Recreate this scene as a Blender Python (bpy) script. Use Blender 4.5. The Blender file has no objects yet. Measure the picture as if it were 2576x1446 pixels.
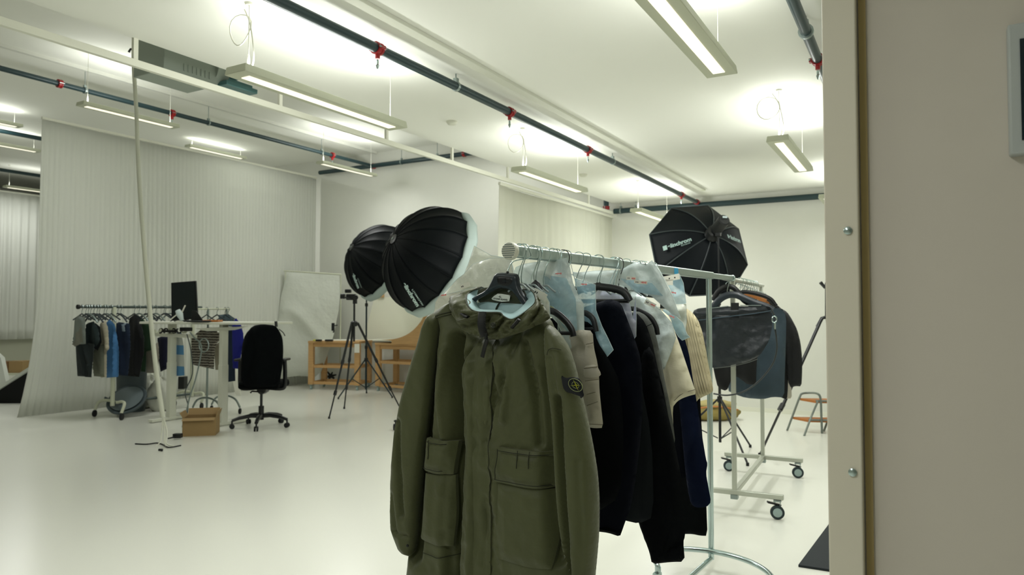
import bpy, math, random
import numpy as np
from mathutils import Vector, Matrix
from mathutils.geometry import delaunay_2d_cdt
random.seed(7)
C = bpy.context.scene.collection
# ---------------------------------------------------------------- camera
F_PX, CXP, CYP = 1800.0, 1288.0, 723.0
CAM_H, YAW, PITCH = 1.45, math.radians(29.8), math.radians(1.814)
RIGHT = Vector((math.cos(YAW), math.sin(YAW), 0)); FWD = Vector((-math.sin(YAW), math.cos(YAW), 0)); UP = Vector((0, 0, 1))
view = FWD*math.cos(PITCH) + UP*math.sin(PITCH)
camup = UP*math.cos(PITCH) - FWD*math.sin(PITCH)
cd = bpy.data.cameras.new('camera'); cam = bpy.data.objects.new('camera', cd); C.objects.link(cam)
m3 = Matrix((RIGHT, camup, -view)).transposed()
cam.matrix_world = Matrix.Translation((0, 0, CAM_H)) @ m3.to_4x4()
cd.sensor_width = 36; cd.lens = 36*F_PX/2576; cd.clip_start = 0.05; cd.clip_end = 100
cd.dof.use_dof = True; cd.dof.focus_distance = 2.45; cd.dof.aperture_fstop = 5.0
bpy.context.scene.camera = cam
# ---------------------------------------------------------------- world, exposure
S = bpy.context.scene
w = bpy.data.worlds.new('world'); S.world = w; w.use_nodes = True
w.node_tree.nodes['Background'].inputs[0].default_value = (0.6, 0.65, 0.62, 1); w.node_tree.nodes['Background'].inputs[1].default_value = 0.05
S.view_settings.view_transform = 'Standard'; S.view_settings.look = 'None'
S.view_settings.gamma = 1; S.view_settings.use_curve_mapping = False
S.view_settings.exposure = 0.05
UP_W_LOW, UP_W_HIGH, UP_W_FAR = 12.0, 12.0, 3.5      # upward light of each ceiling lamp (W)
DN_W = 27.0
LAMP_COL = (0.99, 1.0, 0.97)
S.cycles.max_bounces = 8; S.cycles.diffuse_bounces = 5; S.cycles.transparent_max_bounces = 24
S.cycles.sample_clamp_indirect = 6
# ---------------------------------------------------------------- picking helpers (photo frame 2576 x 1446)
def ray(px, py):
    a = (px-CXP)/F_PX; b = (CYP-py)/F_PX
    return RIGHT*a + view + camup*b
EYE = Vector((0, 0, CAM_H))
def on_z(px, py, z):
    r = ray(px, py); return EYE + r*((z-CAM_H)/r.z)
def on_X(px, py, x):
    r = ray(px, py); return EYE + r*(x/r.x)
def on_Y(px, py, y):
    r = ray(px, py); return EYE + r*(y/r.y)
def at_d(px, py, d):
    r = ray(px, py); return EYE + r*(d/r.dot(FWD))
# ---------------------------------------------------------------- materials
def lin(c):
    return tuple(((x/255)/12.92 if x/255 <= 0.04045 else ((x/255+0.055)/1.055)**2.4) for x in c)
MATS = {}
def mat(name, rgb, rough=0.6, metal=0.0, bump=None, var=0.0, alpha=1.0, emit=None, spec=0.5, sheen=0.0, coat=0.0, vscale=6.0, bdist=0.004, transl=0.0, stretch=None):
    if name in MATS: return MATS[name]
    m = bpy.data.materials.new(name); m.use_nodes = True; nt = m.node_tree; b = nt.nodes['Principled BSDF']
    col = lin(rgb) + (1,)
    b.inputs['Base Color'].default_value = col; b.inputs['Roughness'].default_value = rough; b.inputs['Metallic'].default_value = metal
    b.inputs['Specular IOR Level'].default_value = spec; b.inputs['Alpha'].default_value = alpha
    b.inputs['Sheen Weight'].default_value = sheen; b.inputs['Coat Weight'].default_value = coat
    tc = nt.nodes.new('ShaderNodeTexCoord'); src = tc.outputs['Object']
    if stretch:
        mp = nt.nodes.new('ShaderNodeMapping'); mp.inputs['Scale'].default_value = stretch
        nt.links.new(src, mp.inputs['Vector']); src = mp.outputs['Vector']
    if var > 0:
        n = nt.nodes.new('ShaderNodeTexNoise'); n.inputs['Scale'].default_value = vscale; n.inputs['Detail'].default_value = 4
        nt.links.new(src, n.inputs['Vector'])
        mx = nt.nodes.new('ShaderNodeMix'); mx.data_type = 'RGBA'
        mx.inputs[6].default_value = tuple(max(0, c*(1-var)) for c in col[:3]) + (1,)
        mx.inputs[7].default_value = tuple(min(1, c*(1+var)) for c in col[:3]) + (1,)
        nt.links.new(n.outputs['Fac'], mx.inputs[0]); nt.links.new(mx.outputs[2], b.inputs['Base Color'])
    if bump:
        n = nt.nodes.new('ShaderNodeTexNoise'); n.inputs['Scale'].default_value = bump[0]; n.inputs['Detail'].default_value = 5
        nt.links.new(src, n.inputs['Vector'])
        bp = nt.nodes.new('ShaderNodeBump'); bp.inputs['Strength'].default_value = bump[1]; bp.inputs['Distance'].default_value = bdist
        nt.links.new(n.outputs['Fac'], bp.inputs['Height']); nt.links.new(bp.outputs['Normal'], b.inputs['Normal'])
    if emit:
        b.inputs['Emission Color'].default_value = lin(emit[0]) + (1,); b.inputs['Emission Strength'].default_value = emit[1]
    if transl > 0:
        out = nt.nodes['Material Output']; t = nt.nodes.new('ShaderNodeBsdfTranslucent'); t.inputs['Color'].default_value = col
        ms = nt.nodes.new('ShaderNodeMixShader'); ms.inputs[0].default_value = transl
        nt.links.new(b.outputs[0], ms.inputs[1]); nt.links.new(t.outputs[0], ms.inputs[2]); nt.links.new(ms.outputs[0], out.inputs['Surface'])
    MATS[name] = m; return m
def stripes(name, c1, c2, period, axis='Z', wob=0.0, duty=0.5):
    m = bpy.data.materials.new(name); m.use_nodes = True; nt = m.node_tree; b = nt.nodes['Principled BSDF']; b.inputs['Roughness'].default_value = 0.9
    tc = nt.nodes.new('ShaderNodeTexCoord'); sp = nt.nodes.new('ShaderNodeSeparateXYZ'); nt.links.new(tc.outputs['Object'], sp.inputs[0])
    n = nt.nodes.new('ShaderNodeTexNoise'); n.inputs['Scale'].default_value = 30; nt.links.new(tc.outputs['Object'], n.inputs['Vector'])
    ma = nt.nodes.new('ShaderNodeMath'); ma.operation = 'MULTIPLY_ADD'; nt.links.new(n.outputs['Fac'], ma.inputs[0]); ma.inputs[1].default_value = wob; nt.links.new(sp.outputs[axis], ma.inputs[2])
    mo = nt.nodes.new('ShaderNodeMath'); mo.operation = 'PINGPONG'; mo.inputs[1].default_value = period/2; nt.links.new(ma.outputs[0], mo.inputs[0])
    gt = nt.nodes.new('ShaderNodeMath'); gt.operation = 'GREATER_THAN'; gt.inputs[1].default_value = period/2*duty; nt.links.new(mo.outputs[0], gt.inputs[0])
    mx = nt.nodes.new('ShaderNodeMix'); mx.data_type = 'RGBA'; mx.inputs[6].default_value = lin(c1)+(1,); mx.inputs[7].default_value = lin(c2)+(1,)
    nt.links.new(gt.outputs[0], mx.inputs[0]); nt.links.new(mx.outputs[2], b.inputs['Base Color'])
    MATS[name] = m; return m
M_wall = mat('wall_paint', (216, 217, 208), 0.75, bump=(60, 0.08), var=0.02)
M_ceil = mat('ceiling_paint', (236, 237, 229), 0.8, bump=(30, 0.06), var=0.015, vscale=1.2)
M_part = mat('partition_paint', (214, 207, 195), 0.6, bump=(90, 0.05), var=0.02)
M_trim = mat('trim_paint', (226, 220, 202), 0.5)
M_curt = mat('curtain_cloth', (222, 224, 216), 0.9, bump=(200, 0.15), transl=0.3)
M_curtw = mat('curtain_cloth_white', (226, 227, 214), 0.9, bump=(200, 0.15), transl=0.35)
M_pipe = mat('pipe_paint', (26, 52, 56), 0.38, spec=0.5, var=0.1)
M_red = mat('red_paint', (150, 18, 24), 0.4)
M_galv = mat('galvanised_steel', (150, 162, 160), 0.35, metal=0.9, var=0.08)
M_white = mat('white_enamel', (222, 223, 208), 0.45)
M_lampb = mat('lamp_housing', (196, 200, 178), 0.5)
M_chrome = mat('chrome', (190, 208, 208), 0.2, metal=1.0, var=0.05)
M_brushed = mat('brushed_steel', (176, 190, 186), 0.32, metal=0.9, var=0.06)
M_black = mat('black_plastic', (8, 12, 14), 0.38)
M_blackm = mat('black_metal', (11, 16, 18), 0.4, metal=0.1)
M_rubber = mat('black_rubber', (14, 18, 20), 0.7)
M_hang = mat('hanger_plastic', (26, 38, 46), 0.36, coat=0.1)
M_hang2 = mat('dark_hanger_plastic', (9, 13, 16), 0.38)
M_wood = mat('plywood', (196, 156, 104), 0.55, var=0.16, vscale=5, bump=(40, 0.1), stretch=(1, 1, 8))
M_woodd = mat('varnished_wood', (176, 110, 50), 0.5, var=0.15)
M_card = mat('cardboard', (152, 126, 84), 0.85, var=0.06, bump=(120, 0.1))
M_card2 = mat('cardboard_dark', (120, 88, 52), 0.85, var=0.08)
M_paper = mat('paper', (226, 226, 214), 0.7)
M_redink = mat('red_ink', (224, 112, 108), 0.7)
M_blackink = mat('black_ink', (22, 26, 26), 0.7)
M_glow = mat('lamp_diffuser', (246, 240, 222), 0.6, emit=((255, 247, 226), 0.95))
ORD = ['first', 'second', 'third', 'fourth', 'fifth', 'sixth', 'seventh', 'eighth', 'ninth', 'tenth', 'eleventh', 'twelfth', 'thirteenth', 'fourteenth', 'fifteenth', 'sixteenth', 'seventeenth', 'eighteenth']
# ---------------------------------------------------------------- mesh builder
def wloc(o):
    v = Vector((0, 0, 0))
    while o is not None: v += o.location; o = o.parent
    return v
class MB:
    def __init__(s): s.v = []; s.f = []
    def add(s, vs, fs):
        k = len(s.v); s.v.extend(Vector(p) for p in vs); s.f.extend(tuple(i+k for i in f) for f in fs); return s
    def box(s, c, size, ax=None, top=None):
        X, Y, Z = ax or (Vector((1, 0, 0)), Vector((0, 1, 0)), Vector((0, 0, 1)))
        c = Vector(c); hx, hy, hz = size[0]/2, size[1]/2, size[2]/2; tx, ty = top or (1, 1)
        vs = []
        for dz, kx, ky in ((-hz, 1, 1), (hz, tx, ty)):
            for dx, dy in ((-1, -1), (1, -1), (1, 1), (-1, 1)): vs.append(c + X*dx*hx*kx + Y*dy*hy*ky + Z*dz)
        return s.add(vs, [(3, 2, 1, 0), (4, 5, 6, 7), (0, 1, 5, 4), (1, 2, 6, 5), (2, 3, 7, 6), (3, 0, 4, 7)])
    def bar(s, p0, p1, wd, ht, up=UP):
        p0, p1 = Vector(p0), Vector(p1); d = (p1-p0); L = d.length; d.normalize()
        sd = d.cross(up)
        if sd.length < 1e-4: sd = d.cross(Vector((1, 0, 0)))
        sd.normalize(); u2 = sd.cross(d)
        return s.box((p0+p1)/2, (L, wd, ht), (d, sd, u2))
    def tube(s, pts, r, n=10, closed=False, sq=None, caps=True):
        P = [Vector(p) for p in pts]; N = len(P); rr = r if isinstance(r, (list, tuple)) else [r]*N
        T = []
        for i in range(N):
            if closed: t = P[(i+1) % N]-P[i-1]
            else: t = P[min(i+1, N-1)]-P[max(i-1, 0)]
            T.append(t.normalized() if t.length > 1e-9 else Vector((0, 0, 1)))
        a = T[0].cross(Vector((0, 0, 1)))
        if a.length < 1e-3: a = T[0].cross(Vector((1, 0, 0)))
        a.normalize(); vs = []
        for i in range(N):
            a = (a - T[i]*a.dot(T[i])); a.normalize(); b = T[i].cross(a)
            for k in range(n):
                th = 2*math.pi*k/n; ca, sa = math.cos(th), math.sin(th)
                if sq: ca, sa = ca*sq[0], sa*sq[1]
                vs.append(P[i] + (a*ca + b*sa)*rr[i])
        fs = []
        for i in range(N if closed else N-1):
            j = (i+1) % N
            for k in range(n): l = (k+1) % n; fs.append((i*n+k, i*n+l, j*n+l, j*n+k))
        if caps and not closed:
            fs.append(tuple(range(n))[::-1]); fs.append(tuple((N-1)*n+k for k in range(n)))
        return s.add(vs, fs)
    def cyl(s, p0, p1, r, r2=None, n=14): return s.tube([p0, p1], [r, r if r2 is None else r2], n)
    def lathe(s, c, axis, prof, n=24):
        c = Vector(c); ax = Vector(axis).normalized(); a = ax.cross(Vector((0, 0, 1)))
        if a.length < 1e-3: a = Vector((1, 0, 0))
        a.normalize(); b = ax.cross(a); vs = []
        for r, h in prof:
            for k in range(n):
                th = 2*math.pi*k/n; vs.append(c + ax*h + (a*math.cos(th)+b*math.sin(th))*max(r, 1e-4))
        fs = [(i*n+k, i*n+(k+1) % n, (i+1)*n+(k+1) % n, (i+1)*n+k) for i in range(len(prof)-1) for k in range(n)]
        fs.append(tuple(range(n))[::-1]); fs.append(tuple((len(prof)-1)*n+k for k in range(n)))
        return s.add(vs, fs)
    def prism(s, poly, ext):
        ext = Vector(ext); n = len(poly); vs = [Vector(p) for p in poly] + [Vector(p)+ext for p in poly]
        return s.add(vs, [tuple(range(n))[::-1], tuple(range(n, 2*n))] + [(i, (i+1) % n, n+(i+1) % n, n+i) for i in range(n)])
    def grid(s, fn, nu, nv):
        vs = [fn(i/nu, j/nv) for j in range(nv+1) for i in range(nu+1)]
        return s.add(vs, [(j*(nu+1)+i, j*(nu+1)+i+1, (j+1)*(nu+1)+i+1, (j+1)*(nu+1)+i) for j in range(nv) for i in range(nu)])
    def build(s, name, m, parent=None, angle=40, bevel=0, solid=0, origin=None):
        o = wloc(parent) if parent is not None else Vector(origin if origin is not None else (0, 0, 0))
        me = bpy.data.meshes.new(name); me.from_pydata([tuple(p-o) for p in s.v], [], s.f); me.update()
        me.materials.append(m)
        if angle:
            me.polygons.foreach_set('use_smooth', [True]*len(me.polygons)); me.set_sharp_from_angle(angle=math.radians(angle))
        ob = bpy.data.objects.new(name, me); C.objects.link(ob)
        if parent is not None: ob.parent = parent
        else: ob.location = o
        if bevel:
            md = ob.modifiers.new('b', 'BEVEL'); md.width = bevel; md.segments = 2; md.limit_method = 'ANGLE'; md.angle_limit = math.radians(40)
        if solid:
            md = ob.modifiers.new('s', 'SOLIDIFY'); md.thickness = solid; md.offset = 0
        return ob
def thing(name, label, cat, loc=(0, 0, 0), group=None):
    o = bpy.data.objects.new(name, None); C.objects.link(o); o.location = loc; o.empty_display_size = 0.1
    o['label'] = label; o['category'] = cat
    if group: o['group'] = group
    return o
def tag(o, label, cat, group=None):
    o['label'] = label; o['category'] = cat
    if group: o['group'] = group
    return o
def struct(o): o['kind'] = 'structure'; return o
def copy_tree(o, parent=None, off=None):
    c = o.copy(); C.objects.link(c)
    if parent is not None: c.parent = parent
    if off is not None: c.location = c.location + Vector(off)
    for ch in list(o.children): copy_tree(ch, c)
    return c
def smooth_path(pts, k=6):
    P = [Vector(p) for p in pts]; out = []
    for i in range(len(P)-1):
        p0, p1, p2, p3 = P[max(i-1, 0)], P[i], P[i+1], P[min(i+2, len(P)-1)]
        for j in range(k):
            t = j/k; out.append(0.5*((2*p1)+(p2-p0)*t+(2*p0-5*p1+4*p2-p3)*t*t+(3*p1-p0-3*p2+p3)*t**3))
    out.append(P[-1]); return out
# ---------------------------------------------------------------- noise for cloth
def vnoise(x, y, seed=0):
    xi = np.floor(x).astype(np.int64); yi = np.floor(y).astype(np.int64); fx = x-xi; fy = y-yi
    fx = fx*fx*(3-2*fx); fy = fy*fy*(3-2*fy)
    def h(a, b):
        n = (a*374761393 + b*668265263 + seed*1442695041) & 0xffffffff
        n = ((n ^ (n >> 13))*1274126177) & 0xffffffff
        return ((n ^ (n >> 16)) & 0xffff)/65535.0
    return (h(xi, yi)*(1-fx)+h(xi+1, yi)*fx)*(1-fy) + (h(xi, yi+1)*(1-fx)+h(xi+1, yi+1)*fx)*fy
def ridged(x, y, seed=0): return 1-np.abs(2*vnoise(x, y, seed)-1)*2
def poly_dist(P, poly):
    d = np.full(len(P), 1e9); A = np.asarray(poly)
    for i in range(len(A)):
        a = A[i]; b = A[(i+1) % len(A)]; ab = b-a; L = (ab**2).sum()+1e-12
        t = np.clip(((P-a)@ab)/L, 0, 1); q = a+t[:, None]*ab; d = np.minimum(d, np.hypot(*(P-q).T))
    return d
def line_dist(P, line):
    d = np.full(len(P), 1e9); A = np.asarray(line)
    for i in range(len(A)-1):
        a = A[i]; b = A[i+1]; ab = b-a; L = (ab**2).sum()+1e-12
        t = np.clip(((P-a)@ab)/L, 0, 1); q = a+t[:, None]*ab; d = np.minimum(d, np.hypot(*(P-q).T))
    return d
def inside(P, poly):
    A = np.asarray(poly); r = np.zeros(len(P), bool); x, y = P[:, 0], P[:, 1]; j = len(A)-1
    for i in range(len(A)):
        xi, yi = A[i]; xj, yj = A[j]
        c = ((yi > y) != (yj > y)) & (x < (xj-xi)*(y-yi)/((yj-yi)+1e-15)+xi); r ^= c; j = i
    return r
class Plane:
    """a hanging garment's own vertical plane: R across, N towards its front, v = height"""
    def __init__(s, O, R, N): s.O = Vector(O); s.O.z = 0; s.R = Vector(R); s.N = Vector(N)
    def uv(s, px, py, w=0.0):
        r = ray(px, py); o = s.O + s.N*w; t = (o-EYE).dot(s.N)/r.dot(s.N); p = EYE+r*t
        return ((p-o).dot(s.R), p.z)
    def W(s, u, v, w=0.0): return s.O + s.R*u + s.N*w + UP*v
    def P(s, px, py, w=0.0): return s.W(*s.uv(px, py, w), w)
def resample(poly, step, rnd=1):
    P = [np.array(p, float) for p in poly]
    for _ in range(rnd):
        Q = []
        for i in range(len(P)):
            a = P[i]; b = P[(i+1) % len(P)]; Q.append(a*0.8+b*0.2); Q.append(a*0.2+b*0.8)
        P = Q
    out = []
    for i in range(len(P)):
        a = P[i]; b = P[(i+1) % len(P)]; n = max(1, int(np.hypot(*(b-a))/step))
        for k in range(n): out.append(a+(b-a)*k/n)
    return np.array(out)
def cloth(name, plane, poly, m, parent, T=0.03, D=0.08, res=0.012, fold=None, w0=0.0, back=0.7, px=True, rnd=1, seed=0, origin=None, flat=False, solid=0):
    """closed padded shell inside an outline: front bulges forward, back bulges back, folds displace the front"""
    if px: poly = [plane.uv(a, b, w0) for a, b in poly]
    B = resample(poly, res, rnd)
    lo = B.min(0); hi = B.max(0)
    gx, gy = np.meshgrid(np.arange(lo[0]+res*.5, hi[0], res), np.arange(lo[1]+res*.5, hi[1], res*0.87))
    gx = gx + (np.arange(gx.shape[0]) % 2)[:, None]*res*0.5
    G = np.stack([gx.ravel(), gy.ravel()], 1); G = G[inside(G, B)]
    if len(G): G = G[poly_dist(G, B) > res*0.55]
    allp = np.concatenate([B, G]) if len(G) else B
    r = delaunay_2d_cdt([Vector((float(a), float(b))) for a, b in allp], [], [list(range(len(B)))], 1, 1e-6)
    V = np.array([[p.x, p.y] for p in r[0]]); Fs = [tuple(f) for f in r[2]]
    d = poly_dist(V, B); bd = d < 1e-5
    t = np.clip(d/D, 0, 1); p = np.sqrt(np.clip(1-(1-t)**2, 0, 1))
    f = fold(V[:, 0], V[:, 1]) if fold else 0.0
    if flat:
        wf = w0 + f*np.ones(len(V)); vs = [plane.W(V[i, 0], V[i, 1], wf[i]) for i in range(len(V))]; fs = []
        for a in Fs:
            q = [V[i] for i in a]; ar = sum(q[k][0]*q[(k+1) % len(q)][1]-q[(k+1) % len(q)][0]*q[k][1] for k in range(len(q)))
            fs.append(a if ar > 0 else a[::-1])
        mb = MB(); mb.add(vs, fs); return mb.build(name, m, parent, angle=80, origin=origin, solid=solid)
    wf = w0 + T*p + f*np.clip(t*2.5, 0, 1); wb = w0 - T*back*p
    n = len(V); vs = [plane.W(V[i, 0], V[i, 1], wf[i]) for i in range(n)]; idx = list(range(n))
    for i in range(n):
        if not bd[i]: idx[i] = len(vs); vs.append(plane.W(V[i, 0], V[i, 1], wb[i]))
    fs = []
    for a in Fs:
        q = [V[i] for i in a]
        ar = sum(q[k][0]*q[(k+1) % len(q)][1]-q[(k+1) % len(q)][0]*q[k][1] for k in range(len(q)))
        if ar < 0: a = a[::-1]
        fs.append(a); fs.append(tuple(idx[i] for i in a[::-1]))
    mb = MB(); mb.add(vs, fs); return mb.build(name, m, parent, angle=70, origin=origin)
def drape(amp=0.012, fx=14, fy=2.2, seed=0, crinkle=0.002, cs=55):
    def f(u, v):
        a = ridged(u*fx+vnoise(u*3, v*3, seed+5)*1.5, v*fy, seed)*amp - amp*0.5
        return a + (vnoise(u*cs, v*cs*0.7, seed+9)-0.5)*crinkle*2
    return f
def text_mesh(body, size=1.0, bold=0.0):
    cu = bpy.data.curves.new('t', 'FONT'); cu.body = body; cu.size = size; cu.align_x = 'CENTER'; cu.align_y = 'CENTER'; cu.offset = bold
    ob = bpy.data.objects.new('t', cu); C.objects.link(ob); bpy.context.view_layer.update()
    me = ob.evaluated_get(bpy.context.evaluated_depsgraph_get()).to_mesh()
    vs = [(v.co.x, v.co.y) for v in me.vertices]; fs = [tuple(p.vertices) for p in me.polygons]
    ob.evaluated_get(bpy.context.evaluated_depsgraph_get()).to_mesh_clear(); bpy.data.objects.remove(ob); bpy.data.curves.remove(cu)
    return vs, fs
def text_on(name, body, fn, m, parent, size, bold=0.0, squash=1.0):
    vs, fs = text_mesh(body, size, bold); mb = MB(); mb.add([fn(a*squash, b) for a, b in vs], fs); return mb.build(name, m, parent, angle=0)
# ================================================================= room
XW, XE, YS, YN = -20.0, 3.6, -4.0, 10.65
LOWC, HIC, XL = 3.13, 4.5, -4.2
# floor
M_floor = mat('epoxy_floor', (222, 223, 213), 0.24, bump=(1.3, 0.05), var=0.02, vscale=0.8, spec=0.45)
o = MB().box(((XW+XE)/2, (YS+YN)/2, -0.05), (XE-XW, YN-YS, 0.1)).build('floor', M_floor, angle=0); struct(o)
o = MB().box(((XL+XE)/2, (YS+YN)/2, (LOWC+4.7)/2), (XE-XL, YN-YS, 4.7-LOWC)).build('ceiling', M_ceil, angle=0); struct(o)
o = MB().box(((XW+XL)/2, (YS+YN)/2, HIC+0.1), (XL-XW, YN-YS, 0.2)).build('ceiling_1', M_ceil, angle=0); struct(o)
o = MB().box(((XW+XE)/2, YN+0.1, 2.35), (XE-XW, 0.2, 4.7)).build('wall_north', M_wall, angle=0); struct(o)
o = MB().box(((XW+XE)/2, YS-0.1, 2.35), (XE-XW, 0.2, 4.7)).build('wall_south', M_wall, angle=0); struct(o)
o = MB().box((XW-0.1, (YS+YN)/2, 2.35), (0.2, YN-YS+0.4, 4.7)).build('wall_west', M_wall, angle=0); struct(o)
o = MB().box((XE+0.1, (YS+YN)/2, 2.35), (0.2, YN-YS+0.4, 4.7)).build('wall_east', M_wall, angle=0); struct(o)
# near partition, its edge board and screws
YP = 1.70
xe = on_Y(2080, 723, YP).x; xt = on_Y(2162, 723, YP-0.03).x
o = MB().box(((xe+0.02+XE)/2, YP+0.08, LOWC/2), (XE-xe-0.02, 0.12, LOWC)).build('wall_partition', M_part, angle=0); struct(o)
tr = MB().box(((xe+xt)/2, YP-0.004, LOWC/2), (xt-xe, 0.05, LOWC)).build('trim_1', M_trim, bevel=0.003, angle=0); struct(tr)
ins = MB().box((xt+0.010, YP+0.018, LOWC/2), (0.014, 0.012, LOWC)).build('trim_2', mat('edge_band', (176, 156, 104), 0.6), angle=0); struct(ins)
for px, py in ((2133, 580), (2145, 1188)):
    p = on_Y(px, py, YP-0.031)
    MB().lathe(p, (0, -1, 0), [(0.0085, 0), (0.0085, 0.002), (0.005, 0.004)], 16).build('screw', M_chrome, tr)
# wall tablet on the partition
p0 = on_Y(2533, 66, YP); p1 = on_Y(2548, 391, YP)
cx = p0.x+0.17; cz = (p0.z+p1.z)/2; hh = p0.z-p1.z
t = thing('wall_screen', 'dark control screen in a pale frame mounted high on the near partition', 'screen', (cx, YP+0.02, cz))
MB().box((cx, YP+0.005, cz), (0.34, 0.03, hh)).build('frame', mat('screen_frame', (186, 192, 190), 0.5), t, bevel=0.004)
pa = on_Y(2565, 98, YP-0.012); pb = on_Y(2571, 352, YP-0.012)
MB().box(((pa.x+cx+0.17-0.03)/2, YP-0.011, (pa.z+pb.z)/2), (cx+0.14-pa.x, 0.004, pa.z-pb.z)).build('display', mat('screen_glass', (18, 36, 44), 0.15), t)
MB().add([(cx-0.04, YP-0.0135, cz+0.06), (cx+0.04, YP-0.0135, cz+0.06), (cx+0.04, YP-0.0135, cz+0.07), (cx-0.04, YP-0.0135, cz+0.07)], [(0, 1, 2, 3)]).build('lettering', M_paper, t)
# baseboard line on the back wall
struct(MB().box(((XL+XE)/2, YN-0.006, 0.03), (XE-XL, 0.012, 0.06)).build('baseboard_north', M_white, angle=0))
# white service strip on the low ceiling
a = on_z(905, 0, LOWC); b = on_z(1763, 474, LOWC); xs = (a.x+b.x)/2
struct(MB().box((xs, (0.2+b.y)/2, LOWC-0.012), (0.075, b.y-0.2, 0.024)).build('trim_3', mat('trunking_paint', (206, 208, 194), 0.7), angle=0, bevel=0.003))
struct(MB().box((xs+0.01, b.y+0.05, LOWC-0.01), (0.05, 0.1, 0.02)).build('trim_4', M_lampb, angle=0))
# ----------------------------------------------------------------- curtains
def curtain(name, label, p0, p1, zt, zb, folds, amp, m, group=None, seed=0, flare=0.0, ctr=0.12):
    p0, p1 = Vector(p0), Vector(p1); d = (p1-p0); L = d.length; d.normalize(); nrm = Vector((-d.y, d.x, 0)); rnd = random.Random(seed)
    ph = [rnd.uniform(-0.5, 0.5) for _ in range(folds+2)]; nu = folds*8
    t = thing(name, label, 'curtain', (p0.x, p0.y, 0), group)
    mb = MB()
    def fn(u, v):
        k = u*folds; i = int(k); fph = ph[min(i, folds)]*(1-(k-i))+ph[min(i+1, folds+1)]*(k-i)
        z = zt+(zb-zt)*v; s = math.sin(2*math.pi*k+fph*2.2)
        A = amp*(0.35+0.75*min(1, v*4))*(1+0.5*math.sin(u*13+seed))
        q = p0 + d*(u*L - flare*max(0, v-0.55)**2*(1-u)**6*5) + nrm*(A*s + 0.03*math.sin(u*7+v*2))
        return Vector((q.x, q.y, z))
    mb.grid(fn, nu, 14); mb.build('fabric', m, t, angle=180, solid=0.003)
    MB().box((p0+p1)/2*1.0 + Vector((0, 0, zt+0.02)), (L, 0.03, 0.035), (d, nrm, UP)).build('track', M_white, t)
    return t
XC = -10.6
yC0 = on_X(97, 700, XC).y
curtain('curtain', 'long grey-white pleated curtain wall behind the desk and the clothes rack', (XC, yC0, 0), (XC, YN-0.1, 0), on_X(97, 298, XC).z, 0.0, 70, 0.008, M_curt, seed=3, flare=0.22)
ya = on_X(1256, 461, XL-0.05)
curtain('curtain', 'bright white curtain panel hanging from the ceiling rail before the back wall', (XL-0.05, ya.y, 0), (XL-0.05, on_X(1546, 700, XL-0.05).y, 0), ya.z-0.02, 0.02, 18, 0.014, M_curtw, seed=5)
far = on_X(60, 490, -17.6)
curtain('curtain', 'dim grey curtain far behind the gap at the left edge', (-17.6, 3.5, 0), (-17.6, YN-0.1, 0), far.z, on_X(40, 853, -17.6).z, 40, 0.05, M_curt, seed=8)
struct(MB().box((-17.9, 7, on_X(40, 853, -17.6).z/2), (0.2, 7.4, on_X(40, 853, -17.6).z)).build('wall_ledge', mat('ledge_paint', (176, 178, 160), 0.8), angle=0))
# ----------------------------------------------------------------- curtain rail below the low ceiling edge
rl = thing('ceiling_rail', 'thin white curtain rail hung along the lower ceiling edge', 'rail', (XL, 6, 2.98))
MB().box((XL, (YN-3)/2, 2.975), (0.035, YN+3, 0.045)).build('rail_profile', M_white, rl, bevel=0.003)
for y in [on_X(px, 400, XL).y for px in (335, 703, 972, 1137, 1277, 1480)]:
    MB().box((XL, y, (2.99+LOWC)/2+0.02), (0.022, 0.03, LOWC-2.99+0.04)).build('hanger_bracket', M_white, rl)
# ----------------------------------------------------------------- pipes
def coupling(parent, p, d, r, drop=True):
    d = Vector(d).normalized(); p = Vector(p); sd = d.cross(UP).normalized()
    c = MB().lathe(p-d*0.032, d, [(r*1.02, 0.008), (r*1.32, 0.008), (r*1.32, 0.022), (r*1.2, 0.024), (r*1.2, 0.040), (r*1.32, 0.042), (r*1.32, 0.056), (r*1.02, 0.056)], 14)
    c.box(p+sd*r*1.35, (0.04, 0.02, 0.022), (d, sd, UP)); c.box(p-sd*r*1.35, (0.04, 0.02, 0.022), (d, sd, UP))
    if drop: c.cyl(p, p-UP*(r*2.1), r*0.5)
    cp = c.build('coupling', M_red, parent)
    for s_ in (1, -1): MB().cyl(p+sd*r*1.5*s_-d*0.03, p+sd*r*1.5*s_+d*0.03, 0.006, n=8).build('bolt', M_galv, cp)
    if drop: MB().tube([p-UP*r*2.3, p-UP*r*3.2, p-UP*r*3.4, p-UP*r*4.2], [0.008, 0.008, 0.012, 0.004], 8).build('sprinkler_head', M_chrome, cp)
def clamp(parent, p, d, r, zc):
    d = Vector(d).normalized(); p = Vector(p)
    mb = MB().lathe(p-d*0.012, d, [(r*1.02, 0), (r*1.18, 0), (r*1.18, 0.024), (r*1.02, 0.024)], 14); mb.cyl(p+UP*r*1.1, Vector((p.x, p.y, zc)), 0.005, n=6)
    mb.box(p+UP*(r*1.4), (0.03, 0.03, 0.03)); mb.build('pipe_clamp', M_galv, parent)
PR = 0.03
mainx = -2.85; mz = 3.04
pm = thing('sprinkler_pipe', 'dark green pipe with red couplings crossing the low ceiling above the black umbrellas', 'pipe', (mainx, 5, mz))
MB().cyl((mainx, -1, mz), (mainx, YN-0.12, mz), PR, n=16).build('pipe_run', M_pipe, pm)
for px, py in ((950, 112), (1282, 275), (1479, 375), (1714, 487)):
    coupling(pm, (mainx, on_X(px, py, mainx).y, mz), (0, 1, 0), PR)
coupling(pm, (mainx, YN-0.22, mz), (0, 1, 0), PR, False)
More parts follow.
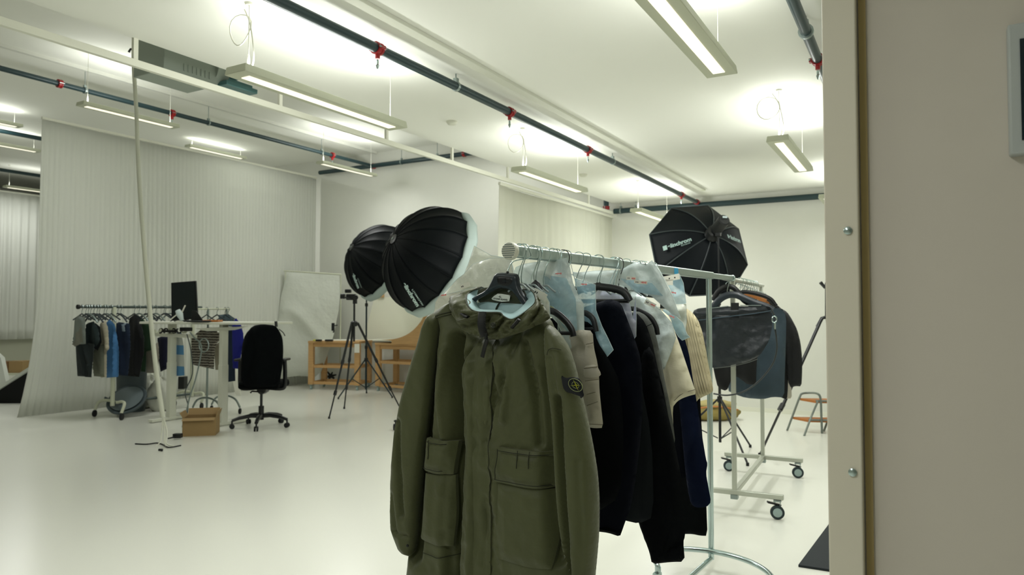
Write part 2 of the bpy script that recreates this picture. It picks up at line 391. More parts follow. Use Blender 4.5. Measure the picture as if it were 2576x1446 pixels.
for px in (1147, 1540): clamp(pm, (mainx, on_X(px, 210, mainx).y, mz), (0, 1, 0), PR, LOWC)
x2 = -0.55
p2 = thing('sprinkler_pipe', 'short visible length of dark pipe with steel clamp beside the near partition top', 'pipe', (x2, 4, mz))
MB().cyl((x2, -1, mz), (x2, YN-0.12, mz), PR, n=16).build('pipe_run', M_pipe, p2)
coupling(p2, (x2, on_X(2057, 145, x2).y, mz), (0, 1, 0), PR); clamp(p2, (x2, on_X(2027, 37, x2).y, mz), (0, 1, 0), PR*1.2, LOWC)
# cross pipe on the back wall (low part, riser, high part)
zl = on_Y(1800, 513, YN-0.12).z
p3 = thing('sprinkler_pipe', 'dark pipe running level along the back wall above the octagonal softbox', 'pipe', (-1.5, YN-0.12, zl))
xa = on_Y(1545, 529, YN-0.12).x
MB().cyl((xa, YN-0.12, zl), (XE, YN-0.12, zl), 0.042, n=16).build('pipe_run', M_pipe, p3)
for px in (1562, 1600): clamp(p3, (on_Y(px, 525, YN-0.12).x, YN-0.12, zl), (1, 0, 0), 0.042, LOWC)
zh = 4.22; xr = on_Y(1525, 515, YN-0.12).x
p4 = thing('sprinkler_pipe', 'dark pipe high on the grey back wall right of the curtain corner', 'pipe', (-6, YN-0.12, zh))
MB().cyl((XC+0.1, YN-0.12, zh), (xr, YN-0.12, zh), 0.042, n=16).build('pipe_run', M_pipe, p4)
MB().cyl((xr, YN-0.12, zh), (xr, YN-0.12, zl+0.06), 0.042, n=16).build('riser', M_pipe, p4)
coupling(p4, (on_Y(1168, 386, YN-0.12).x, YN-0.12, zh), (1, 0, 0), 0.04, False); coupling(p4, (xr, YN-0.12, on_Y(1525, 523, YN-0.12).z), (0.001, 0, 1), 0.042, False)
for px in (1100, 1010): clamp(p4, (on_Y(px, 400, YN-0.12).x, YN-0.12, zh), (1, 0, 0), 0.042, HIC)
hx = -9.12
p5 = thing('sprinkler_pipe', 'thin dark pipe with small red couplings crossing the high ceiling behind the hanging cable', 'pipe', (hx, 6, zh))
MB().cyl((hx, -3.5, zh), (hx, YN-0.1, zh), 0.032, n=14).build('pipe_run', M_pipe, p5)
for px, py in ((150, 204), (433, 282), (836, 392), (940, 414)): coupling(p5, (hx, on_X(px, py, hx).y, zh), (0, 1, 0), 0.04, px in (433, 836))
for px in (213, 525, 810): clamp(p5, (hx, on_X(px, 250, hx).y, zh), (0, 1, 0), 0.036, HIC)
struct(MB().box((hx+0.02, 3.6, HIC-0.02), (0.06, 14, 0.04)).build('trim_5', M_wall, angle=0))
for i, (pya, xx) in enumerate(((338, -12.3), (434, -15.6))):
    q = thing('sprinkler_pipe', ['dark pipe high in the gap left of the curtain, above the other one', 'lower and farther dark pipe in the gap left of the curtain'][i], 'pipe', (xx, 6, 4.2))
    MB().cyl((xx, -3.5, on_X(48, pya, xx).z), (xx, YN-0.1, on_X(48, pya, xx).z), 0.035, n=12).build('pipe_run', M_pipe, q)
# ----------------------------------------------------------------- ceiling lamps
def wire(parent, x, y, z0, z1, r=0.0035, name='suspension_wire'):
    MB().cyl((x, y, z0), (x, y, z1), r, n=6).build(name, M_white, parent)
    MB().tube([(x, y, z0), (x, y, z0+0.02), (x, y, z0+0.05), (x, y, z0+0.09)], [0.012, 0.006, 0.008, 0.004], 8).build('wire_grip', M_white, parent)
    MB().lathe((x, y, z1-0.012), (0, 0, 1), [(0.02, 0), (0.026, 0.012)], 12).build('ceiling_cup', M_white, parent)
def lamp(x, y0, y1, z, zc, label, pw, dn, coil=False, W=0.165):
    yc = (y0+y1)/2; L = y1-y0
    t = thing('pendant_lamp', label, 'lamp', (x, yc, z), 'pendant strip lamps')
    MB().box((x, yc, z+0.03), (W, L+0.14, 0.045), top=(0.92, 0.99)).build('housing', M_lampb, t, bevel=0.003)
    MB().box((x, yc, z+0.006), (0.062, L, 0.006)).build('diffuser', M_glow, t)
    wire(t, x, y0+0.02, z+0.05, zc, 0.0026)
    MB().cyl((x, y1-0.02, z+0.05), (x, y1-0.02, zc), 0.0014, n=6).build('suspension_wire', M_white, t)
    if coil:
        pts = []; yy = y0+0.03
        for k in range(17): a = k/16*2*math.pi; pts.append((x+0.02+0.085*math.cos(a)-0.1, yy+0.01*math.sin(a*2), zc-0.13+0.085*math.sin(a)))
        MB().tube(pts, 0.004, 6, closed=False).build('cable_loop', M_white, t)
        MB().tube(smooth_path([(x+0.005, yy, z+0.05), (x+0.03, yy, zc-0.3), (x, yy, zc-0.12), (x-0.05, yy, zc-0.02)], 5), 0.004, 6).build('power_cable', M_white, t)
    for up, pwr, sx, tilt in ((True, pw*0.5, 0.07, 1), (True, pw*0.5, 0.07, -1), (False, dn, 0.06, 0)):
        ld = bpy.data.lights.new('lamp_light', 'AREA'); ld.shape = 'RECTANGLE'; ld.size = sx; ld.size_y = L; ld.energy = pwr; ld.color = LAMP_COL
        lo = bpy.data.objects.new('lamp_light', ld); C.objects.link(lo); lo.parent = t
        lo.location = (tilt*0.035, 0, 0.085) if up else (0, 0, 0.001)
        if up: lo.rotation_euler = (0, math.pi-tilt*math.radians(52), 0)
    return t
zz = LOWC-0.42
xr1, xr2 = -3.17, -0.92
R1 = ['near left pendant strip lamp above the desk side of the room', 'pendant strip lamp farther along, above the white curtain panel', 'most distant pendant lamp of the low ceiling, partly behind the octagonal softbox']
for i, (a, b) in enumerate(((2.62, 3.86), (5.72, 6.97), (8.8, 10.05))):
    lamp(xr1, a, b, zz, LOWC, R1[i], UP_W_LOW, DN_W, coil=i < 2)
R2 = ['large pendant strip lamp overhead at the top edge of the picture', 'short looking pendant lamp hanging close to the near partition', 'pendant lamp of the right row hidden behind the partition']
for i, (a, b) in enumerate(((2.58, 3.83), (5.68, 6.93), (8.8, 10.05))):
    if i < 2: lamp(xr2, a, b, zz, LOWC, R2[i], UP_W_LOW, DN_W, coil=i == 1)
    else: lamp(xr2, a, b, zz, LOWC, R2[i], UP_W_LOW*0.7, DN_W*0.4)
lamp(xr1, -0.5, 0.75, zz, LOWC, 'pendant lamp of the left row outside the view', UP_W_LOW*0.3, DN_W*0.4)
lamp(xr2, -0.9, 0.35, zz, LOWC, 'pendant lamp of the right row outside the view', UP_W_LOW*0.4, DN_W*0.7)
lamp(1.5, 5.7, 6.95, zz, LOWC, 'added pendant lamp outside the view that lights the right side', UP_W_LOW*0.6, DN_W*0.4)  # unseen extra lamp, added to light the right side of the room
zu = on_X(215, 269, -8.5).z
H1 = [(215, 430, 'pendant lamp under the high ceiling crossed by the hanging cable'), (812, 935, 'pendant lamp under the high ceiling near the curtain corner')]
for a, b, lb in H1:
    lamp(-8.5, on_X(a, 300, -8.5).y, on_X(b, 400, -8.5).y, zu, HIC, lb, UP_W_HIGH*(1.0 if a < 500 else 1.5), DN_W)
lamp(-8.5, 0.9, 2.1, zu, HIC, 'pendant lamp under the high ceiling outside the view', 0.5, 1.0)
lamp(-6.2, 8.6, 9.8, zu+0.35, HIC, 'small pendant lamp behind the low ceiling edge', UP_W_HIGH, DN_W)
lamp(-11.2, on_X(480, 376, -11.2).y, on_X(607, 402, -11.2).y, on_X(607, 400, -11.2).z, HIC, 'lamp peeping over the top of the long curtain', UP_W_FAR, DN_W)
lamp(-13.4, on_X(-90, 360, -13.4).y, on_X(88, 384, -13.4).y, on_X(88, 383, -13.4).z, HIC, 'upper lamp in the gap left of the curtain', UP_W_FAR*1.4, DN_W)
lamp(-12.0, on_X(-60, 300, -12.0).y, on_X(40, 300, -12.0).y, 4.25, HIC, 'lamp near the ceiling in the gap left of the curtain', UP_W_FAR, DN_W)
lamp(-16.6, on_X(20, 480, -16.6).y, on_X(140, 490, -16.6).y, on_X(90, 482, -16.6).z, HIC, 'lowest lamp in the gap left of the curtain', UP_W_FAR, DN_W)
# smoke detectors
for px, py, z, lb in ((1137, 305, LOWC, 'round smoke detector on the low ceiling near the long strip'), (1468, 438, LOWC, 'round smoke detector on the low ceiling above the white curtain')):
    p = on_z(px, py, z)
    d = MB().lathe(p, (0, 0, -1), [(0.05, 0), (0.05, 0.012), (0.036, 0.03), (0.02, 0.034)], 20).build('smoke_detector', M_white, origin=p); tag(d, lb, 'smoke detector')
# ----------------------------------------------------------------- air unit behind the ceiling edge
xu = -5.2
ya, yb, yc_, yd = [on_X(px, 190, xu).y for px in (412, 548, 562, 640)]
zb = on_X(480, 196, xu).z
t = thing('air_duct', 'pale grey duct box with a round collar and teal metal end behind the ceiling edge', 'duct', (xu, ya, zb))
M_duct = mat('duct_metal', (158, 168, 158), 0.5, metal=0.2); M_teal = mat('teal_metal', (92, 132, 134), 0.35, metal=0.5)
MB().box((xu-0.2, (ya+yb)/2, zb+0.25), (0.4, yb-ya, 0.5)).build('duct_box', M_duct, t, bevel=0.006)
g = MB()
for k in range(7): g.box((xu+0.002, yb-0.32+k*0.04, zb+0.07), (0.01, 0.014, 0.06))
g.build('vent_slot', M_duct, t)
MB().lathe((xu-0.12, yb-0.02, zb+0.18), (0, 1, 0), [(0.16, 0), (0.16, 0.12), (0.13, 0.14)], 28).build('collar', M_duct, t)
MB().box((xu-0.14, (yc_+yd)/2, zb+0.22), (0.26, yd-yc_, 0.05)).box((xu-0.12, (yc_+yd)/2, zb+0.1), (0.2, yd-yc_, 0.03)).box((xu-0.26, (yc_+yd)/2, zb+0.15), (0.03, yd-yc_, 0.16)).box((xu+0.0, (yc_+yd)/2-0.02, zb+0.04), (0.14, yd-yc_, 0.04)).build('metal_end', M_teal, t, bevel=0.006)
MB().box((xu-0.2, (ya+yb)/2, (zb+0.5+HIC)/2), (0.05, 0.05, HIC-zb-0.5)).build('mount', M_white, t)
# ----------------------------------------------------------------- hanging cable bundle with clip
cy0 = 7.7
pts = [at_d(px, py, cy0) for px, py in ((337, 70), (336, 160), (342, 260), (350, 450), (365, 650), (384, 850), (398, 970), (410, 1050))]
t = thing('hanging_cable', 'white sleeved cable bundle dropping from the ceiling to the floor near the desk', 'cable', pts[-1])
MB().tube(smooth_path(pts, 6), [0.019+0.006*min(1, i/40) for i in range(7*6+1)], 10).build('sleeve', mat('cable_white', (206, 208, 192), 0.6, bump=(60, 0.3)), t)
for k, (dx, px) in enumerate(((-4, 404), (3, 414), (9, 418))):
    q = [pts[-1]+UP*0.02, at_d(411+dx, 1085, cy0), at_d(px, 1108+k*3, cy0-0.05), on_z(px-10+14*k, 1122, 0.012)]
    MB().tube(smooth_path(q, 5), 0.007, 6).build('strand', M_white, t)
pc = at_d(333, 127, cy0)
MB().tube([pc+RIGHT*-0.04-UP*0.02, pc+RIGHT*-0.02+UP*0.015, pc+RIGHT*0.04+UP*0.01], 0.012, 8).build('clip', M_black, t)
MB().box((pts[0].x, pts[0].y, HIC-0.03), (0.18, 0.12, 0.06)).build('ceiling_box', M_white, t, bevel=0.004)
# loose lead on the floor
q = [on_z(px, py, 0.008) for px, py in ((340, 1116), (368, 1117), (395, 1114), (412, 1119), (425, 1125), (455, 1120))]
o = MB().tube(smooth_path(q, 5), 0.007, 6).build('floor_lead', M_black, origin=q[0]); tag(o, 'thin dark lead curling on the floor below the hanging cable', 'cable')
p = on_z(399, 1134, 0); o = MB().tube([p+Vector((0, 0, 0.012)), p+Vector((0.03, 0.02, 0.012)), p+Vector((0.05, 0.0, 0.01))], 0.012, 8).build('cable_tip', M_black, origin=p); tag(o, 'tiny black plug lying on the floor below the dark lead', 'plug')
# floor mat bottom right
q = [on_z(px, py, 0.0) for px, py in ((2008, 1426), (2120, 1443), (2125, 1260), (2085, 1322))]
o = MB().prism(q, (0, 0, 0.014)).build('floor_mat', mat('mat_rubber', (16, 26, 30), 0.8, bump=(150, 0.4), var=0.2), origin=q[0], bevel=0.003); tag(o, 'black rubber floor mat poking out beside the near partition', 'mat')
# ================================================================= garment rack in front
ZR = 1.646
A0 = at_d(1300, 631, 2.40); A0.z = 0
A1 = at_d(1783, 691, 4.03); A1.z = 0
rdir = (A1-A0).normalized(); rR = Vector((rdir.y, -rdir.x, 0)); RL = (A1-A0).length
def rp(s): return A0 + rdir*s
def rplane(s): return Plane(rp(s), rR, -rdir)
rail_z = lambda s: ZR
rk = thing('garment_rack', 'chrome garment rack full of bagged clothes standing nearest the camera', 'clothes rack', (A1.x, A1.y, 0))
def rw(s, u=0, z=0): p = rp(s)+rR*u; return Vector((p.x, p.y, z))
MB().bar(rw(-0.03, 0, ZR), rw(RL+0.05, 0, ZR), 0.030, 0.040).build('rail', M_brushed, rk, bevel=0.006)
MB().bar(rw(RL+0.05, 0, ZR), rw(RL+0.42, 0, ZR), 0.024, 0.030).build('rail_extension', M_brushed, rk, bevel=0.005)
MB().lathe(rw(RL+0.42, 0, ZR), rdir, [(0.018, 0), (0.02, 0.004), (0.02, 0.02), (0.012, 0.026)], 16).build('rail_knob', M_chrome, rk)
cap = MB().lathe(rw(-0.05, 0, ZR), rdir, [(0.027, 0), (0.0295, 0.003), (0.0295, 0.02), (0.02, 0.024)], 28).build('rail_end_cap', M_white, rk)
for k in range(-3, 4):
    hw = math.sqrt(max(0.0, 0.026**2-(k*0.0072)**2)); MB().bar(rw(-0.051, -hw, ZR+k*0.0072), rw(-0.051, hw, ZR+k*0.0072), 0.004, 0.0022).build('ridge', M_galv, cap)
MB().bar(rw(1.40, 0.016, ZR-0.001), rw(1.445, 0.016, ZR-0.001), 0.0035, 0.030).build('tape_mark', mat('blue_tape', (44, 150, 190), 0.6), rk)
HB = 0.115
for s_ in (0.30, RL):
    MB().tube([rw(s_, 0, HB-0.05), rw(s_, 0, ZR-0.018)], 0.0155, 18).build('upright', M_chrome, rk)
    pts = smooth_path([rw(s_+b, a, HB) for a, b in ((-.15, -.40), (-.21, -.30), (-.22, -.18), (-.17, -.09), (-.06, -.035), (.06, -.02), (.19, -.05), (.30, -.12), (.38, -.22), (.42, -.34), (.41, -.46))], 4)
    e0, e1 = pts[0], pts[-1]
    pts = [e0-UP*0.02]+pts+[e1-UP*0.02]
    MB().tube(pts, 0.014, 14).build('foot_tube', M_chrome, rk)
    for e in (e0, e1):
        cs = MB().cyl(e-UP*0.03, e, 0.016); cs.box(e-UP*0.04+rdir*-0.01, (0.05, 0.03, 0.02), (rdir, rR, UP))
        co = cs.build('caster', M_chrome, rk)
        MB().lathe(Vector((e.x, e.y, 0.03))-rdir*0.02-rR*0.012, rR, [(0.02, 0), (0.03, 0.003), (0.03, 0.021), (0.02, 0.024)], 20).build('wheel', M_black, co)
MB().tube([rw(0.30, 0, HB-0.04), rw(0.32, 0, HB-0.045), rw(RL-0.02, 0, HB-0.045), rw(RL, 0, HB-0.04)], 0.013, 12).build('base_tube', M_chrome, rk)
# ----------------------------------------------------------------- hangers
def hook_pts(pl, u0=0.0, z0=1.555, tw=0.0, lean=0.0):
    L = [(-0.004+lean*0.5, z0), (-0.004, z0+0.03), (0.008, ZR-0.045), (0.022, ZR-0.018), (0.027, ZR+0.004), (0.02, ZR+0.022), (0.0, ZR+0.028), (-0.018, ZR+0.02), (-0.024, ZR+0.004)]
    return smooth_path([pl.W(u0*(1 if z < ZR-0.05 else 0)+u, z, tw*(z-z0)) for u, z in L], 4)
def hook(pl, parent, m, r=0.0017, **k): return MB().tube(hook_pts(pl, **k), r, 6).build('hook', m, parent)
def arm_hanger(s, label, group=None, arm=None, bar=None, m=None, u0=0.0, r=0.009, z0=1.555, tw=0.0, hookm=None):
    pl = rplane(s); c = rw(s, 0, ZR); t = thing('clothes_hanger', label, 'hanger', c, group)
    mm = m or M_hang2
    if arm: uv = [pl.uv(a, b) for a, b in arm]
    else: uv = [(0.012, z0-0.008), (0.028, z0-0.02), (0.045, z0-0.032)]
    zn = max(z0-0.01, uv[0][1])
    right = [(0.0, zn)] + uv; left = [(-u, v) for u, v in right][::-1]
    mb = MB(); mb.tube(smooth_path([pl.W(u, v) for u, v in left[:-1]+right], 5), r, 10, sq=(0.75, 1.25)); mb.build('shoulder_bar', mm, t)
    if bar or (not arm and r > 0.006):
        vb = pl.uv(*bar)[1] if bar else z0-0.13
        ue = uv[-1][0]-0.004
        MB().tube([pl.W(-ue, vb), pl.W(ue, vb)], r*0.7, 8).build('trouser_bar', mm, t)
    hook(pl, t, hookm or M_chrome, z0=zn-0.002, tw=tw)
    return t
RG = 'hangers on the front garment rack'
# visible hooks, front to back
def s_of(px):
    # rail position whose centre shows at this column
    lo, hi = 0.0, 3.0
    for _ in range(30):
        mid = (lo+hi)/2; p = rw(mid, 0, ZR)-EYE; x = CXP+F_PX*p.dot(RIGHT)/p.dot(view)
        if x < px: lo = mid
        else: hi = mid
    return lo
arm_hanger(0.12, 'black plastic hanger whose bent arm shows right beside the olive parka shoulder', arm=[(1372, 772), (1398, 786), (1422, 806), (1438, 828), (1443, 846)], bar=(1425, 838), r=0.0095, tw=0.2)
arm_hanger(0.33, 'black hanger with short bar over the beige trousers', arm=[(1455, 781), (1475, 788), (1492, 803), (1500, 834)], bar=(1480, 827), r=0.009)
arm_hanger(0.60, 'large black hanger arm curving down above the black sweater', arm=[(1503, 720), (1550, 727), (1572, 738), (1584, 757)], bar=(1570, 757), r=0.0125, z0=1.54)
arm_hanger(0.86, 'small black hanger end above the grey edged jacket', arm=[(1576, 772), (1600, 778), (1634, 796), (1650, 820), (1654, 842)], r=0.009)
arm_hanger(1.02, 'black hanger end bending down inside the clear bags beside the blue tape', arm=[(1612, 738), (1636, 741), (1655, 744), (1667, 757), (1668, 776)], r=0.011, z0=1.54)
M_wireh = mat('wire_hanger', (150, 160, 160), 0.4, metal=0.6)
for i, px in enumerate((1306, 1316, 1337, 1352, 1370, 1388, 1400, 1450, 1468, 1512, 1535, 1546, 1553, 1590, 1605, 1622, 1636)):
    arm_hanger(s_of(px), 'wire hanger whose steel hook is the '+ORD[i]+' from the near end of the front rail', RG, tw=0.25*math.sin(i*2.3), z0=1.545, m=M_wireh, r=0.0028)
for px, lb in ((1424, 'hanger with a black hook at the middle of the front rail'), (1560, 'hanger with a black hook at the end of the row of steel hooks')):
    arm_hanger(s_of(px), lb, hookm=M_black, tw=0.2, z0=1.545, r=0.004)
# ================================================================= olive parka
PP = rplane(0.035)
M_olive = mat('olive_nylon', (78, 82, 52), 0.54, var=0.12, vscale=9, bump=(26, 0.6), bdist=0.006, sheen=0.1, spec=0.32)
M_olived = mat('olive_nylon_dark', (46, 52, 28), 0.5, bump=(60, 0.4))
M_blue = mat('pale_blue_lining', (172, 204, 208), 0.6, bump=(25, 0.5), bdist=0.006, var=0.05)
M_seam = mat('olive_thread', (34, 38, 20), 0.8)
M_bk = mat('black_tape', (5, 7, 9), 0.6)
org = rw(0.035, 0, 1.5)
pk = thing('parka', 'olive green hooded parka with pale blue hood lining hanging at the front of the rack', 'jacket', org)
body_px = [(1138, 754), (1150, 775), (1172, 812), (1205, 838), (1240, 846), (1285, 836), (1325, 812), (1352, 786), (1385, 800), (1402, 838), (1400, 900), (1402, 1000), (1408, 1100), (1420, 1200), (1436, 1320), (1452, 1446), (1462, 1540), (1250, 1560), (1020, 1530), (1030, 1446), (1045, 1300), (1058, 1150), (1068, 1000), (1078, 900), (1082, 830), (1082, 795)]
def L(pts, w=0.0): return [PP.uv(a, b, w) for a, b in pts]
CR = [([(1172, 850), (1176, 1000), (1180, 1150), (1172, 1300), (1168, 1446)], 0.023, 0.042), ([(1160, 1150), (1150, 1300), (1150, 1446)], 0.012, 0.014), ([(1106, 830), (1100, 930), (1092, 1050), (1082, 1180), (1074, 1300), (1066, 1380)], 0.030, 0.050),
      ([(1262, 880), (1275, 1000), (1258, 1100)], 0.010, 0.012), ([(1330, 830), (1310, 900), (1285, 1000)], 0.014, 0.010), ([(1395, 930), (1402, 1100), (1410, 1250), (1425, 1400)], 0.016, 0.030),
      ([(1215, 860), (1180, 940)], 0.008, 0.010), ([(1345, 860), (1372, 1000), (1380, 1110)], 0.012, 0.012), ([(1255, 1240), (1250, 1400)], 0.008, 0.010), ([(1150, 880), (1140, 1000), (1150, 1090)], -0.014, 0.010), ([(1215, 900), (1218, 1100), (1215, 1446)], -0.018, 0.008), ([(1310, 900), (1300, 1050)], -0.012, 0.008)]
CRu = [(np.array(L(p)), wd, dp) for p, wd, dp in CR]
def parka_fold(u, v):
    P = np.stack([u, v], 1); f = np.zeros(len(u))
    for ln, wd, dp in CRu:
        s_ = 1 if wd > 0 else -1; f -= s_*dp*2.3*np.exp(-(line_dist(P, ln)/abs(wd))**2)
    cz = np.exp(-((u+0.10)/0.10)**2) + 0.6
    f += (ridged(u*11+v*1.6, v*2.6-u*1.5, 3)-0.3)*0.0095*cz + (ridged(u*20+v*10, v*17-u*12, 4)-0.3)*0.0035*cz + (ridged(u*38-v*14, v*34, 6)-0.3)*0.0018*cz
    return f
bodyuv = np.array([PP.uv(a, b) for a, b in body_px]); bodyB = resample(bodyuv, 0.008, 1)
PT, PD = 0.075, 0.13
def body_w(u, v):
    P = np.array([[u, v]]); t = min(1, poly_dist(P, bodyB)[0]/PD)
    return PT*math.sqrt(max(0, 1-(1-t)**2)) + float(parka_fold(P[:, 0], P[:, 1])[0])*min(1, t*2.5)
cloth('body', PP, body_px, M_olive, pk, T=PT, D=PD, res=0.008, fold=parka_fold, back=0.5)
def patch(name, poly_px, m, th, parent, res=0.008, puff=0.006, seed=0, wrk=0.003):
    """panel lying on the parka front, following its folds"""
    uv = [PP.uv(a, b, 0.06) for a, b in poly_px]; B = resample(uv, res, 0); lo = B.min(0); hi = B.max(0)
    gx, gy = np.meshgrid(np.arange(lo[0]+res*.5, hi[0], res), np.arange(lo[1]+res*.5, hi[1], res)); G = np.stack([gx.ravel(), gy.ravel()], 1)
    G = G[inside(G, B)]; G = G[poly_dist(G, B) > res*0.5] if len(G) else G
    allp = np.concatenate([B, G]) if len(G) else B
    r = delaunay_2d_cdt([Vector((float(a), float(b))) for a, b in allp], [], [list(range(len(B)))], 1, 1e-6)
    V = np.array([[p.x, p.y] for p in r[0]]); d = poly_dist(V, B)
    bw = PT*np.sqrt(np.clip(1-(1-np.clip(poly_dist(V, bodyB)/PD, 0, 1))**2, 0, 1))
    fo = parka_fold(V[:, 0], V[:, 1])
    w_ = bw + fo*0.4 + th + puff*np.clip(d/0.03, 0, 1) + (ridged(V[:, 0]*22, V[:, 1]*18, seed)-0.3)*wrk*np.clip(d/0.01, 0, 1)
    n = len(V); vs = [PP.W(V[i, 0], V[i, 1], w_[i]) for i in range(n)]; nb = len(B); fs = []
    for a in r[2]:
        q = [V[i] for i in a]; ar = sum(q[k][0]*q[(k+1) % 3][1]-q[(k+1) % 3][0]*q[k][1] for k in range(3)); fs.append(tuple(a) if ar > 0 else tuple(a)[::-1])
    bi = [i for i in range(n) if d[i] < 1e-5]
    # skirt down to the body
    order = sorted(range(nb), key=lambda i: i)
    for i in range(nb): vs.append(PP.W(B[i][0], B[i][1], float(w_[i])-th-0.008))
    for i in range(nb): j = (i+1) % nb; fs.append((i, n+i, n+j, j))
    mb = MB(); mb.add(vs, fs); return mb.build(name, m, parent, angle=50)
def seam_line(pts, r=0.0013, off=0.004, parent=None, w=0.06, name='seam'):
    uv = [PP.uv(a, b, w) for a, b in pts]; out = []
    for i in range(len(uv)-1):
        n = max(1, int(math.dist(uv[i], uv[i+1])/0.012))
        for k in range(n): u = uv[i][0]+(uv[i+1][0]-uv[i][0])*k/n; v = uv[i][1]+(uv[i+1][1]-uv[i][1])*k/n; out.append(PP.W(u, v, body_w(u, v)+off))
    u, v = uv[-1]; out.append(PP.W(u, v, body_w(u, v)+off)); return MB().tube(out, r, 5).build(name, M_seam, parent or pk)
patch('placket', [(1198, 848), (1243, 850), (1241, 1100), (1241, 1446), (1238, 1530), (1198, 1530), (1200, 1300), (1196, 1100), (1199, 950)], M_olive, 0.004, pk, seed=11, wrk=0.006)
seam_line([(1243, 852), (1242, 1100), (1240, 1300), (1239, 1446)], off=0.006)
lp = patch('pocket', [(1076, 1188), (1144, 1194), (1143, 1290), (1137, 1374), (1105, 1368), (1062, 1350), (1070, 1280)], M_olive, 0.007, pk, puff=0.012, seed=12)
patch('pocket_flap', [(1076, 1100), (1113, 1103), (1151, 1109), (1147, 1150), (1143, 1192), (1105, 1188), (1068, 1176), (1074, 1140)], M_olive, 0.015, pk, puff=0.012, seed=13)
patch('pocket', [(1262, 1205), (1330, 1222), (1400, 1236), (1398, 1330), (1390, 1430), (1330, 1420), (1265, 1400), (1262, 1300)], M_olive, 0.007, pk, puff=0.012, seed=14)
patch('pocket_flap', [(1268, 1120), (1330, 1130), (1397, 1142), (1400, 1190), (1400, 1232), (1330, 1222), (1257, 1206), (1262, 1165)], M_olive, 0.016, pk, puff=0.012, seed=15)
for pts in ([(1078, 1107), (1150, 1116)], [(1072, 1171), (1142, 1185)], [(1145, 1112), (1139, 1186)], [(1272, 1127), (1396, 1149)], [(1262, 1199), (1397, 1225)], [(1273, 1124), (1264, 1200)], [(1393, 1148), (1394, 1226)], [(1320, 1128), (1318, 1172)], [(1346, 1132), (1345, 1174)], [(1095, 1103), (1094, 1150)]):
    seam_line(pts, 0.0015, 0.030)
seam_line([(1086, 800), (1110, 793), (1140, 783)], 0.0014, 0.004, w=0.03); seam_line([(1088, 806), (1112, 799), (1142, 789)], 0.0012, 0.004, w=0.03)
seam_line([(1070, 1388), (1105, 1400), (1150, 1404)], 0.0013)
# sleeves (hang in front of the side of the body)
def sleeve(name, px, T, w0, seed, cre=()):
    cu = [(np.array([PP.uv(a, b, w0) for a, b in p]), wd, dp*1.3) for p, wd, dp in cre]
    def f(u, v):
        P = np.stack([u, v], 1); o = np.zeros(len(u))
        for ln, wd, dp in cu: o -= dp*np.exp(-(line_dist(P, ln)/wd)**2)
        return o + (ridged(u*8+v*3, v*2.5, seed)-0.3)*0.008+(ridged(u*22+v*5, v*12, seed+1)-0.3)*0.0028
    return cloth(name, PP, px, M_olive, pk, T=T, D=0.045, res=0.008, fold=f, w0=w0, back=1.3)
sl = sleeve('sleeve', [(1086, 786), (1104, 800), (1100, 850), (1088, 930), (1078, 1020), (1066, 1110), (1058, 1200), (1050, 1290), (1042, 1370), (1034, 1402), (1010, 1388), (996, 1350), (988, 1325), (987, 1240), (992, 1150), (1000, 1080), (1014, 1000), (1036, 920), (1060, 850), (1074, 805)], 0.042, 0.05, 21,
       [([(1018, 1060), (1020, 1150), (1026, 1290)], 0.012, 0.022), ([(1000, 1330), (1035, 1345)], 0.006, 0.008), ([(1000, 1240), (1010, 1330)], 0.01, 0.01)])
c0, c1 = PP.P(996, 1343, 0.062), PP.P(1042, 1352, 0.062)
p = PP.P(1026, 1372, 0.088); MB().lathe(p, -rdir, [(0.005, 0), (0.005, 0.004), (0.003, 0.005)], 12).build('cuff_snap', M_bk, sl)
sr = sleeve('sleeve', [(1378, 812), (1402, 838), (1424, 872), (1440, 920), (1452, 975), (1470, 1050), (1486, 1130), (1497, 1200), (1501, 1270), (1500, 1350), (1494, 1420), (1488, 1480), (1465, 1500), (1440, 1495), (1436, 1446), (1420, 1370), (1409, 1290), (1402, 1200), (1398, 1120), (1392, 1040), (1382, 960), (1375, 890), (1372, 845)], 0.05, 0.06, 25,
       [([(1418, 1000), (1425, 1120), (1434, 1250), (1443, 1400), (1446, 1480)], 0.012, 0.034), ([(1470, 1150), (1480, 1300), (1478, 1446)], 0.01, 0.008), ([(1400, 900), (1412, 980)], 0.012, 0.012)])
def sl_line(pts, w, r=0.0013): MB().tube(smooth_path([PP.P(a, b, w) for a, b in pts], 5), r, 5).build('seam', M_seam, pk)
sl_line([(1376, 893), (1380, 880), (1392, 876), (1412, 880)], 0.110)
# badge with strap on the sleeve
bu = [(1411, 943), (1424, 951), (1440, 948), (1456, 950), (1464, 962), (1467, 982), (1468, 1000), (1456, 996), (1440, 990), (1424, 986), (1416, 975)]
bd = cloth('badge', PP, bu, mat('badge_felt', (10, 16, 22), 0.85), pk, T=0.006, D=0.006, res=0.006, w0=0.113, px=True, back=0.9)
M_yel = mat('yellow_thread', (178, 180, 40), 0.6); M_olth = mat('pale_green_thread', (140, 150, 96), 0.6)
bc = (1447.5, 968.5); ax1 = Vector((13.5, 13.5, 0)); ax2 = Vector((-11.0, 8.8, 0))   # picture-plane axes of the tilted disc
def bp(a, b, w=0.122): return PP.P(bc[0]+ax1.x*a+ax2.x*b, bc[1]+ax1.y*a+ax2.y*b, w)
MB().tube([bp(math.cos(t_), math.sin(t_)) for t_ in [2*math.pi*k/40 for k in range(40)]], 0.0009, 6, closed=True).build('ring', M_olth, bd)
MB().tube([bp(0.5*math.cos(t_), 0.5*math.sin(t_)) for t_ in [2*math.pi*k/30 for k in range(30)]], 0.0007, 6, closed=True).build('ring', M_olth, bd)
def bq(x, y, w=0.1235): return PP.P(x, y, w)
